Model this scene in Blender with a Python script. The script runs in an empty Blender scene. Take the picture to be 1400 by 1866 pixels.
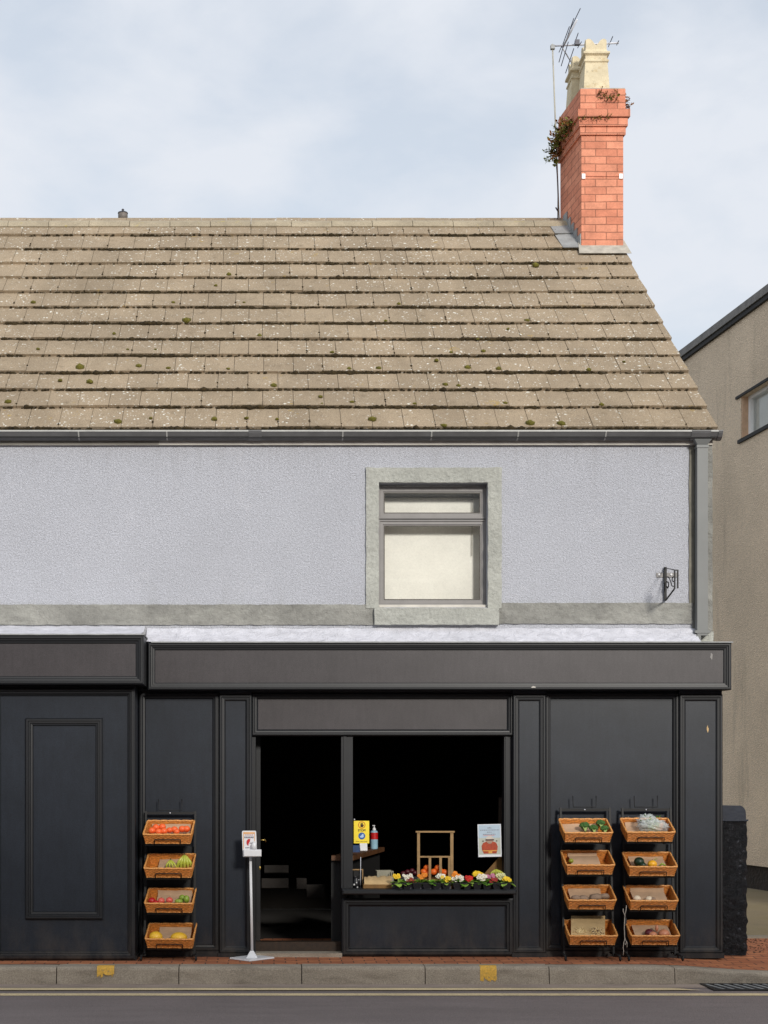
import bpy, math, random
from mathutils import Vector, Matrix, Euler, noise
random.seed(7)
scn = bpy.context.scene
C = scn.collection
R = math.radians

# ------------------------------------------------------------------ camera
CAMZ, DIST, FPX, HX, HY = 1.535, 13.0, 2600.0, 480.0, 1435.0
cd = bpy.data.cameras.new('camera'); cam = bpy.data.objects.new('camera', cd); C.objects.link(cam)
cd.sensor_fit = 'HORIZONTAL'; cd.sensor_width = 36; cd.lens = 36*FPX/1400
cd.shift_x = (700-HX)/1400; cd.shift_y = (HY-933)/1400
cd.clip_start = 0.1; cd.clip_end = 2000
cam.location = (0, -DIST, CAMZ); cam.rotation_euler = (R(90), 0, 0)
scn.camera = cam
def SC(y): return FPX/(DIST+y)
def X(px, y=0): return (px-HX)/SC(y)
def Z(py, y=0): return CAMZ+(HY-py)/SC(y)
def P(px, py, y=0): return Vector((X(px, y), y, Z(py, y)))

# ------------------------------------------------------------------ light
SUN_EL, SUN_AZ = R(22), R(18)          # sun in front, to the right of the camera's back
w = bpy.data.worlds.new('World'); scn.world = w; w.use_nodes = True
nt = w.node_tree; N = nt.nodes; L = nt.links; N.clear()
sky = N.new('ShaderNodeTexSky'); sky.sky_type = 'NISHITA'; sky.sun_disc = False
sky.sun_elevation = SUN_EL; sky.sun_rotation = math.pi-SUN_AZ
sky.air_density = 1.3; sky.dust_density = 0.4; sky.ozone_density = 1.0
b1 = N.new('ShaderNodeBackground'); b1.inputs[1].default_value = 0.14
L.new(sky.outputs[0], b1.inputs[0])
b2 = N.new('ShaderNodeBackground'); b2.inputs[0].default_value = (0.79, 0.83, 0.90, 1); b2.inputs[1].default_value = 0.99
tc = N.new('ShaderNodeTexCoord'); mp = N.new('ShaderNodeMapping'); mp.inputs['Scale'].default_value = (1.0, 1.0, 1.9)
mp.inputs['Location'].default_value = (0.35, 0.1, 0.25)
n1 = N.new('ShaderNodeTexNoise'); n1.inputs['Scale'].default_value = 6.5; n1.inputs['Detail'].default_value = 9; n1.inputs['Roughness'].default_value = .52; n1.inputs['Distortion'].default_value = .15
cr = N.new('ShaderNodeValToRGB'); cr.color_ramp.elements[0].position = .38; cr.color_ramp.elements[0].color = (.70,.70,.70,1)
cr.color_ramp.elements[1].position = .60; cr.color_ramp.elements[1].color = (1,1,1,1)
L.new(tc.outputs['Generated'], mp.inputs[0]); L.new(mp.outputs[0], n1.inputs['Vector']); L.new(n1.outputs[0], cr.inputs[0])
mx = N.new('ShaderNodeMixShader'); L.new(cr.outputs[0], mx.inputs[0]); L.new(b1.outputs[0], mx.inputs[1]); L.new(b2.outputs[0], mx.inputs[2])
ow = N.new('ShaderNodeOutputWorld'); L.new(mx.outputs[0], ow.inputs[0])
sl = bpy.data.lights.new('sun', 'SUN'); sl.energy = 2.85; sl.angle = R(9); sl.color = (1.0, 0.95, 0.87)
sun = bpy.data.objects.new('sun', sl); C.objects.link(sun)
sdir = Vector((math.sin(SUN_AZ)*math.cos(SUN_EL), -math.cos(SUN_AZ)*math.cos(SUN_EL), math.sin(SUN_EL)))
sun.rotation_euler = sdir.to_track_quat('Z', 'Y').to_euler(); sun.location = sdir*40
scn.view_settings.view_transform = 'Standard'; scn.view_settings.look = 'None'
scn.view_settings.exposure = 0.0; scn.view_settings.gamma = 1
scn.cycles.max_bounces = 6; scn.cycles.transparent_max_bounces = 12

# ------------------------------------------------------------------ materials
def srgb(r, g, b):
    f = lambda c: (c/255/12.92) if c/255 <= .04045 else ((c/255+.055)/1.055)**2.4
    return (f(r), f(g), f(b))
MATS = {}
class MT:
    """small node-material builder"""
    def __init__(s, name, col=(.5,.5,.5), rough=.6, spec=.5, metal=0, coat=0):
        s.m = bpy.data.materials.new(name); s.m.use_nodes = True
        s.nt = s.m.node_tree; s.N = s.nt.nodes; s.L = s.nt.links
        s.b = s.N['Principled BSDF']; MATS[name] = s.m
        s.b.inputs['Base Color'].default_value = (*col, 1); s.b.inputs['Roughness'].default_value = rough
        s.b.inputs['Metallic'].default_value = metal; s.b.inputs['Specular IOR Level'].default_value = spec
        s.b.inputs['Coat Weight'].default_value = coat
        rgb = s.N.new('ShaderNodeRGB'); rgb.outputs[0].default_value = (*col, 1)
        s.col = rgb.outputs[0]; s.h = None
        s.tc = s.N.new('ShaderNodeTexCoord')
    def coord(s, kind='Object', scale=(1,1,1), loc=(0,0,0), rot=(0,0,0)):
        m = s.N.new('ShaderNodeMapping'); m.inputs['Scale'].default_value = scale; m.inputs['Location'].default_value = loc
        m.inputs['Rotation'].default_value = rot
        s.L.new(s.tc.outputs[kind], m.inputs[0]); return m.outputs[0]
    def noise(s, sc=5, det=4, rough=.5, vec=None, dist=0):
        n = s.N.new('ShaderNodeTexNoise'); n.inputs['Scale'].default_value = sc; n.inputs['Detail'].default_value = det
        n.inputs['Roughness'].default_value = rough; n.inputs['Distortion'].default_value = dist
        s.L.new(vec or s.tc.outputs['Object'], n.inputs['Vector']); return n.outputs[0]
    def voro(s, sc=5, vec=None, out='Distance', rnd=1):
        n = s.N.new('ShaderNodeTexVoronoi'); n.inputs['Scale'].default_value = sc; n.inputs['Randomness'].default_value = rnd
        s.L.new(vec or s.tc.outputs['Object'], n.inputs['Vector']); return n.outputs[out]
    def ramp(s, fac, a, b, ca=0., cb=1.):
        r = s.N.new('ShaderNodeMapRange'); r.inputs[1].default_value = a; r.inputs[2].default_value = b
        r.inputs[3].default_value = ca; r.inputs[4].default_value = cb; r.clamp = True
        s.L.new(fac, r.inputs[0]); return r.outputs[0]
    def mul(s, a, b, op='MULTIPLY'):
        r = s.N.new('ShaderNodeMath'); r.operation = op
        for i, v in enumerate((a, b)):
            if isinstance(v, (int, float)): r.inputs[i].default_value = v
            else: s.L.new(v, r.inputs[i])
        return r.outputs[0]
    def mix(s, fac, col, mode='MIX'):
        m = s.N.new('ShaderNodeMix'); m.data_type = 'RGBA'; m.blend_type = mode
        if isinstance(fac, (int, float)): m.inputs[0].default_value = fac
        else: s.L.new(fac, m.inputs[0])
        s.L.new(s.col, m.inputs[6])
        if isinstance(col, tuple): m.inputs[7].default_value = (*col, 1)
        else: s.L.new(col, m.inputs[7])
        s.col = m.outputs[2]; return s
    def vary(s, sc=4, lo=.8, hi=1.15, det=4, vec=None):
        f = s.ramp(s.noise(sc, det, .6, vec), .3, .7, lo, hi)
        c = s.N.new('ShaderNodeCombineColor'); [s.L.new(f, c.inputs[i]) for i in range(3)]
        return s.mix(1.0, c.outputs[0], 'MULTIPLY')
    def bump(s, h, strength=.4, dist=.01):
        b = s.N.new('ShaderNodeBump'); b.inputs['Strength'].default_value = strength; b.inputs['Distance'].default_value = dist
        s.L.new(h, b.inputs['Height'])
        if s.h is not None: s.L.new(s.h, b.inputs['Normal'])
        s.h = b.outputs[0]; return s
    def rough(s, f): s.L.new(f, s.b.inputs['Roughness']); return s
    def done(s):
        s.L.new(s.col, s.b.inputs['Base Color'])
        if s.h is not None: s.L.new(s.h, s.b.inputs['Normal'])
        return s.m
def simple(name, col, rough=.6, var=(.85,1.12), vs=12, bs=None, bstr=.3, bd=.004, **k):
    m = MT(name, col, rough, **k); m.vary(vs, *var)
    if bs: m.bump(m.noise(bs, 4), bstr, bd)
    return m.done()

# roughcast lavender wall
m = MT('lavender_roughcast', srgb(190,192,200), .9); m.vary(1.1, .95, 1.04); m.vary(70, .76, 1.18, 3)
m.mix(m.ramp(m.noise(.8, 3, .6, m.coord(scale=(1,1,.5))), .55, .8, 0, .25), srgb(172,174,180))
sep = m.N.new('ShaderNodeSeparateXYZ'); m.L.new(m.tc.outputs['Object'], sep.inputs[0])
strk = m.ramp(m.noise(9, 5, .7, m.coord(scale=(1,1,.06))), .50, .72)
m.mix(m.mul(m.mul(strk, m.ramp(sep.outputs[2], 4.1, 4.66)), .22), srgb(128,126,122))
m.mix(m.mul(m.ramp(m.noise(5, 5, .7, m.coord(scale=(1,1,.1), loc=(5,0,0))), .52, .7), m.mul(m.ramp(sep.outputs[2], 3.5, 3.2), .22)), srgb(140,140,136))
m.mix(m.ramp(m.noise(3.2, 6, .72, m.coord(loc=(7,2,1))), .60, .72, 0, .28), srgb(214,214,220))
v = m.voro(130); m.bump(v, .8, .008); m.bump(m.noise(160, 3), .5, .005); WALLM = m.done()
m = MT('painted_cement', srgb(150,149,143), .85); m.vary(1.6, .66, 1.25); m.vary(30, .85, 1.12)
m.mix(m.ramp(m.noise(3, 5, .7, m.coord(scale=(.5,1,1.6))), .52, .7, 0, .5), srgb(190,190,182)); m.bump(m.noise(14, 6, .7), 1.0, .03); CEM = m.done()
m = MT('pale_stone_surround', srgb(186,187,179), .85); m.vary(2.5, .82, 1.12); m.vary(40, .88, 1.1)
m.mix(m.ramp(m.noise(2.2, 5, .7), .55, .75, 0, .45), srgb(168,168,160)); m.bump(m.noise(16, 7, .75), 1.0, .03); SURR = m.done()
m = MT('white_plaster', srgb(214,214,222), .85); m.vary(5, .88, 1.08); m.bump(m.noise(11, 6, .7, None, 1.0), 1.0, .03); PLAS = m.done()
m = MT('mossy_quoin', srgb(128,124,112), .9); m.vary(8, .7, 1.2); m.bump(m.noise(30), .5, .01); QUOIN = m.done()
# roof tile
m = MT('concrete_roof_tile', srgb(158,141,118), .95)
rnd = m.N.new('ShaderNodeAttribute'); rnd.attribute_name = 'tint'
cc = m.N.new('ShaderNodeCombineColor'); tf = m.ramp(rnd.outputs['Fac'], 0, 1, .94, 1.05)
[m.L.new(tf, cc.inputs[i]) for i in range(3)]; m.mix(1, cc.outputs[0], 'MULTIPLY')
m.vary(1.2, .84, 1.12); m.vary(120, .64, 1.3, 2)
zone = m.ramp(m.noise(.9, 3), .42, .62, .0, 1)
for sc_, th, cl, off in ((20, .21, (.76,.74,.66), 0), (36, .22, (.70,.68,.60), 5), (9, .13, (.72,.70,.61), 9)):
    vec = m.coord(scale=(1,1,1), loc=(off, off*.7, 0))
    d = m.voro(sc_, vec); jit = m.ramp(m.noise(60, 2), .3, .7, -.06, .06)
    f = m.ramp(m.mul(d, jit, 'ADD'), th-.03, th, 1, 0)
    gate = m.ramp(m.noise(7+off, 2, .5, vec), .50, .58, 0, 1)
    m.mix(m.mul(m.mul(f, gate), m.mul(zone, .5, 'ADD')), cl)
m.mix(m.mul(m.ramp(m.noise(5, 4, .6, m.coord(loc=(4,4,4))), .66, .70, 0, .7), m.ramp(m.noise(50, 2), .45, .6)), srgb(170,140,60))
m.mix(m.ramp(m.noise(9, 5, .7, m.coord(loc=(9,1,3))), .56, .76, 0, .6), srgb(98,84,62)); m.mix(m.ramp(m.noise(1.6, 5, .6, m.coord(loc=(1,8,3), scale=(1.6,.5,.5))), .5, .7, 0, .35), srgb(118,104,84))
m.bump(m.noise(120, 3), .5, .005); TILE = m.done()
simple('tile_bed', srgb(70,60,48), .95, vs=20, bs=60)
simple('moss_dark', srgb(56,45,22), 1.0, (.5,1.4), 25, 90, .8, .01)
simple('moss_green', srgb(104,98,36), 1.0, (.6,1.3), 40, 120, .8, .01)
m = MT('ridge_tile', srgb(166,154,132), .95); m.vary(4, .8, 1.15); m.vary(90, .8, 1.2, 2)
m.mix(m.ramp(m.noise(6, 5, .7), .60, .68, 0, .7), srgb(176,160,90)); m.bump(m.noise(60), .4, .006); m.done()
# brick
def brick_mat(name, c1, c2, mortar, bw, rh, ms, axis_rot=0, bump=.5):
    m = MT(name, c1, .9)
    br = m.N.new('ShaderNodeTexBrick'); br.inputs['Color1'].default_value = (*c1,1); br.inputs['Color2'].default_value = (*c2,1)
    br.inputs['Mortar'].default_value = (*mortar,1); br.inputs['Scale'].default_value = 1; br.inputs['Mortar Size'].default_value = ms
    br.inputs['Mortar Smooth'].default_value = .3; br.inputs['Brick Width'].default_value = bw; br.inputs['Row Height'].default_value = rh
    br.offset = .5
    wob = m.N.new('ShaderNodeVectorMath'); wob.operation = 'ADD'
    nz = m.N.new('ShaderNodeTexNoise'); nz.inputs['Scale'].default_value = 4
    sc = m.N.new('ShaderNodeVectorMath'); sc.operation = 'SCALE'; sc.inputs['Scale'].default_value = .012
    m.L.new(m.tc.outputs['UV'], nz.inputs['Vector']); m.L.new(nz.outputs['Color'], sc.inputs[0])
    m.L.new(m.coord('UV', rot=(0,0,axis_rot)), wob.inputs[0]); m.L.new(sc.outputs[0], wob.inputs[1]); m.L.new(wob.outputs[0], br.inputs['Vector'])
    m.col = br.outputs['Color']; m.vary(9, .82, 1.15); m.vary(60, .9, 1.1)
    m.bump(m.mul(br.outputs['Fac'], -1), bump, .012); m.bump(m.noise(50), .35, .006)
    return m.done()
brick_mat('chimney_brick', srgb(226,152,122), srgb(208,132,104), srgb(162,106,84), .235, .0828, .0055)
brick_mat('pavement_brick', srgb(190,120,78), srgb(164,98,64), srgb(86,60,46), .20, .10, .006, R(0))
brick_mat('shade_terrace_brick', srgb(120,72,58), srgb(100,58,48), srgb(110,100,90), .22, .075, .01)
m = MT('chimney_pot_clay', srgb(222,208,176), .9); m.vary(6, .8, 1.1); m.mix(m.ramp(m.noise(7, 5, .7), .56, .72, 0, .7), srgb(172,138,72))
m.mix(m.ramp(m.noise(14, 5, .7, m.coord(loc=(3,3,3))), .6, .72, 0, .6), srgb(132,126,110)); m.bump(m.noise(25), .5, .01); m.done()
simple('lead', srgb(150,152,152), .6, (.75,1.2), 8, 20, .5, .01)
simple('mortar_flaunch', srgb(182,176,164), .95, (.75,1.15), 12, 30)
simple('gutter_plastic', srgb(104,104,105), .5, (.8,1.15), 6, 40, .1)
simple('gutter_lip', srgb(176,176,172), .5, (.85,1.1), 8)
simple('downpipe_grey', srgb(112,114,113), .5, (.9,1.08), 3)
simple('board_black', srgb(22,22,22), .7); simple('board_white', srgb(205,200,190), .6, (.8,1.1), 5)
simple('board_grey', srgb(140,136,126), .7, (.8,1.1), 5)
simple('window_frame_grey', srgb(132,129,127), .5, (.92,1.06), 10)
simple('gasket', srgb(60,54,46), .6)
m = MT('blind_cream', srgb(252,249,242), .9); m.vary(3, .93, 1.03); m.vary(60, .95, 1.04); m.done()
simple('dark_wood', srgb(52,36,22), .6, (.6,1.3), 30, 60, .4)
# shopfront gloss paint: one paint, in three tints
def paint(name, col, r, b):
    m = MT(name, col, r, .45); m.vary(3, .85, 1.12); m.vary(9, .9, 1.1, 5, m.coord(scale=(3,3,.5))); m.vary(220, .72, 1.3, 1)
    m.bump(m.noise(150, 2), b, .002); m.bump(m.noise(2.5, 2), .05, .02)
    m.mix(m.ramp(m.noise(26, 6, .8, m.coord(loc=(2,5,1))), .74, .80, 0, .5), srgb(120,112,104))
    sep = m.N.new('ShaderNodeSeparateXYZ'); m.L.new(m.tc.outputs['Object'], sep.inputs[0])
    low = m.ramp(sep.outputs[2], .02, .42, 1, 0)
    m.mix(m.mul(low, m.ramp(m.noise(7, 7, .75, m.coord(scale=(1,1,.5))), .42, .75, 0, .5)), srgb(92,82,72))
    return m.done()
PNT = paint('shopfront_paint', srgb(34,39,47), .34, .16)
LIT = paint('lit_fascia_paint', srgb(59,55,57), .40, .2)  # fascia and transom copy of the paint, warm reflected light put into its colour
MLD = paint('moulding_paint', srgb(21,23,27), .46, .06)
m = MT('rubble_black_paint', srgb(24,25,28), .28); m.vary(10, .6, 1.4); m.mix(m.ramp(m.noise(24, 6, .8), .58, .68, 0, .8), srgb(120,122,130)); m.bump(m.noise(26, 7, .75), 1.0, .05); m.done()  # pale specks: chipped paint, and glossy highlights put into the colour
simple('slate_cap', srgb(40,45,56), .3, (.8,1.2), 10, 40)
m = MT('neighbour_render', srgb(232,211,184), .95); m.vary(.8, .88, 1.08); m.vary(42, .80, 1.16, 3)
m.mix(m.ramp(m.noise(2.2, 5, .65, m.coord(scale=(1,1,.16))), .56, .76, 0, .5), srgb(140,126,106)); m.bump(m.voro(60), .7, .015); m.done()
simple('neighbour_plinth', srgb(44,34,26), .9, (.6,1.3), 10, 20, .8, .02)
simple('neighbour_trim', srgb(122,119,115), .7, (.7,1.3), 6, 30)
simple('neighbour_trim_dark', srgb(26,24,23), .7, (.6,1.5), 8, 30)
simple('white_upvc', srgb(244,244,242), .4, (.95,1.03)); simple('tan_reveal', srgb(206,172,142), .9)
# ground
m = MT('asphalt', srgb(128,117,113), .85); m.mix(m.ramp(m.noise(220, 2), .6, .68, 0, .5), srgb(176,166,158)); m.vary(.7, .88, 1.1); m.vary(150, .68, 1.35, 2); m.vary(2.5, .93, 1.08, 4, m.coord(scale=(.4,2.5,1)))
m.mix(m.ramp(m.noise(3, 6, .7, m.coord(scale=(.7,5,1))), .69, .73, 0, .6), srgb(62,56,54)); m.bump(m.voro(110), .5, .006); m.done()
m = MT('channel_concrete', srgb(160,144,132), .85); m.vary(1.5, .82, 1.12); m.vary(100, .8, 1.2, 2)
m.mix(m.ramp(m.noise(2.2, 5, .7, m.coord(scale=(1,6,1), loc=(3,0,0))), .57, .68, 0, .6), srgb(78,66,58)); m.done()
m = MT('kerb_concrete', srgb(160,149,133), .9); m.vary(2, .82, 1.14); m.vary(110, .72, 1.28, 2)
m.mix(m.ramp(m.noise(2.5, 6, .7, m.coord(scale=(1,3,5))), .5, .75, 0, .55), srgb(92,80,66)); m.bump(m.noise(70), .5, .006); m.done()
m = MT('line_yellow', srgb(230,208,164), .8); m.vary(3, .85, 1.08); m.vary(70, .75, 1.15, 3); m.done()
m = MT('kerb_yellow', srgb(226,178,76), .8); m.vary(60, .75, 1.15, 3); m.mix(m.ramp(m.noise(40, 6, .8), .56, .62, 0, .85), srgb(140,124,100)); m.done()
m = MT('yard_concrete', srgb(140,126,98), .9); m.vary(1.2, .8, 1.15); m.vary(60, .8, 1.2)
m.mix(m.ramp(m.noise(1.2, 4, .6), .45, .7, 0, .6), srgb(104,94,54)); m.bump(m.noise(40), .4, .01); m.done()
simple('yard_kerb', srgb(140,132,118), .9, bs=30); simple('iron_grate', srgb(30,28,27), .6, (.6,1.4), 30)
simple('soil', srgb(74,56,42), 1, (.5,1.4), 30, 40, 1, .02)
simple('field', srgb(70,70,60), 1, vs=1)
# things
m = MT('wicker', srgb(202,126,52), .5); m.vary(60, .5, 1.35, 2, m.coord(scale=(.6,.6,2))); m.bump(m.noise(180, 2), .4, .002); m.done()
m = MT('wicker_rim', srgb(226,158,88), .45); m.vary(80, .6, 1.3, 2); m.done()
simple('kraft_paper', srgb(190,158,128), .9, (.88,1.08), 14, 12, .5, .01)
simple('kraft_bag', srgb(196,166,120), .9, (.85,1.08), 14, 12, .5, .01)
simple('black_steel', srgb(10,10,11), .6); simple('white_plastic', srgb(226,226,228), .35, (.97,1.02))
simple('brass', srgb(196,168,96), .3, metal=.8)
def fruit(name, c, c2, sc=14, rough=.4, th=(.5,.65)):
    m = MT(name, srgb(*c), rough); m.mix(m.ramp(m.noise(sc, 3), th[0], th[1]), srgb(*c2)); m.bump(m.noise(180, 2), .15, .001); return m.done()
fruit('orange_skin', (240,112,36), (232,92,30)); fruit('tangerine_skin', (246,108,52), (236,84,40))
fruit('apple_red', (176,22,24), (206,70,50)); fruit('apple_pink', (222,98,84), (196,52,48)); fruit('lime_green', (140,164,60), (104,134,44))
fruit('melon_yellow', (240,190,56), (226,170,40), 6); fruit('banana_skin', (182,188,70), (206,196,96), 20)
fruit('squash_dark', (20,44,24), (34,66,34)); fruit('pepper_yellow', (240,176,34), (226,150,24)); fruit('potato', (148,124,104), (126,104,84), 22, .8)
fruit('white_onion', (226,208,180), (198,158,142), 16); fruit('brown_onion', (198,130,96), (168,92,66), 12); fruit('red_onion', (92,30,38), (150,74,66), 10)
fruit('pear_green', (146,150,44), (120,128,36)); fruit('dark_plum', (72,14,22), (40,8,16))
fruit('broccoli_head', (62,98,44), (86,124,56), 60, .9); fruit('broccoli_stalk', (168,186,112), (146,170,92), 20, .8)
fruit('leaf_green', (112,164,48), (84,134,40), 20, .5); fruit('leaf_pale', (150,184,76), (116,152,58), 20, .5)
fruit('nut_pale', (222,198,150), (196,166,112), 60, .8, (.4,.6))
fruit('weed_green', (112,124,48), (136,112,46), 12, .8); fruit('weed_brown', (150,100,44), (106,72,32), 12, .9)
simple('stem_brown', srgb(96,76,50), .9)
for nm, c in (('petal_yellow',(246,206,40)),('petal_white',(236,232,214)),('petal_crimson',(150,18,34)),('petal_dark_red',(130,26,20)),('petal_orange',(238,140,36)),
              ('petal_red',(206,24,24)),('petal_pink',(196,120,150)),('petal_cream',(214,214,160)),('petal_eye',(226,150,20))):
    simple(nm, srgb(*c), .7, (.85,1.1), 40)
simple('pot_black', srgb(26,26,30), .4); simple('pot_terracotta', srgb(104,52,38), .8); simple('tray_grey', srgb(96,94,104), .4)
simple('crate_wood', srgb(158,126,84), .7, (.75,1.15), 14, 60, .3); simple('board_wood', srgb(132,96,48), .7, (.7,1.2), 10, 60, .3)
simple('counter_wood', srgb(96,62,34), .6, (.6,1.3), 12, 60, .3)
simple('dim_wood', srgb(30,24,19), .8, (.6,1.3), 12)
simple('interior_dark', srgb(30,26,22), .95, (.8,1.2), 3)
simple('sign_yellow', srgb(250,222,52), .5, (.98,1.01)); simple('ink_black', srgb(60,24,14), .6); simple('ink_orange', srgb(196,90,30), .6)
simple('ink_blue', srgb(36,92,164), .5); simple('ink_pale_blue', srgb(178,206,240), .5); simple('ink_red', srgb(196,30,36), .5)
simple('ink_grey', srgb(120,118,130), .6); simple('ink_pink', srgb(206,150,150), .6); simple('paper_white', srgb(226,228,232), .6, (.97,1.02))
simple('poster_sky', srgb(176,194,208), .6, (.94,1.05), 20); simple('poster_sand', srgb(184,188,176), .6, (.92,1.05), 20)
simple('jacket_orange', srgb(170,66,32), .6, (.7,1.25), 40); simple('skin_tone', srgb(170,140,122), .7); simple('hat_cream', srgb(206,196,184), .7)
simple('belt_yellow', srgb(220,160,70), .6); simple('card_blue', srgb(20,58,104), .5, (.7,1.3), 30); simple('sign_orange', srgb(232,176,120), .6)
simple('label_red', srgb(190,28,30), .4, (.7,1.3), 60); simple('gel_blue', srgb(150,190,210), .2); simple('basket_white', srgb(150,146,128), .6)
simple('cow_white', srgb(214,214,212), .5); simple('string_white', srgb(176,168,158), .8); simple('alu', srgb(216,218,226), .5)
simple('mast_paint', srgb(186,182,168), .6, (.8,1.1), 10); simple('rod_dark', srgb(66,68,84), .5); simple('cowl_metal', srgb(112,104,98), .6, (.7,1.2), 30)
simple('cowl_cap', srgb(60,60,66), .6)
def glassmat(name, tint, alpha, rough=.02):
    m = bpy.data.materials.new(name); m.use_nodes = True; t = m.node_tree; t.nodes.clear()
    o = t.nodes.new('ShaderNodeOutputMaterial'); mixn = t.nodes.new('ShaderNodeMixShader'); g = t.nodes.new('ShaderNodeBsdfGlossy')
    tr = t.nodes.new('ShaderNodeBsdfTransparent'); fr = t.nodes.new('ShaderNodeFresnel'); fr.inputs[0].default_value = 1.5
    g.inputs['Roughness'].default_value = rough; tr.inputs[0].default_value = (*tint, 1)
    ad = t.nodes.new('ShaderNodeMath'); ad.operation = 'ADD'; ad.inputs[1].default_value = alpha
    t.links.new(fr.outputs[0], ad.inputs[0]); t.links.new(ad.outputs[0], mixn.inputs[0])
    t.links.new(tr.outputs[0], mixn.inputs[1]); t.links.new(g.outputs[0], mixn.inputs[2]); t.links.new(mixn.outputs[0], o.inputs[0])
    MATS[name] = m; return m
glassmat('window_glass', (.92,.93,.92), .0); glassmat('door_glass', (.75,.77,.77), .0)
m = bpy.data.materials.new('cellophane'); m.use_nodes = True; MATS['cellophane'] = m
pb = m.node_tree.nodes['Principled BSDF']; pb.inputs['Base Color'].default_value = (.85,.9,.88,1); pb.inputs['Roughness'].default_value = .15; pb.inputs['Alpha'].default_value = .38
tr = m.node_tree.nodes.new('ShaderNodeTexNoise'); tr.inputs['Scale'].default_value = 60; bb = m.node_tree.nodes.new('ShaderNodeBump'); bb.inputs['Strength'].default_value = 1
m.node_tree.links.new(tr.outputs[0], bb.inputs['Height']); m.node_tree.links.new(bb.outputs[0], pb.inputs['Normal'])
def mt(n): return MATS[n] if isinstance(n, str) else n

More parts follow.
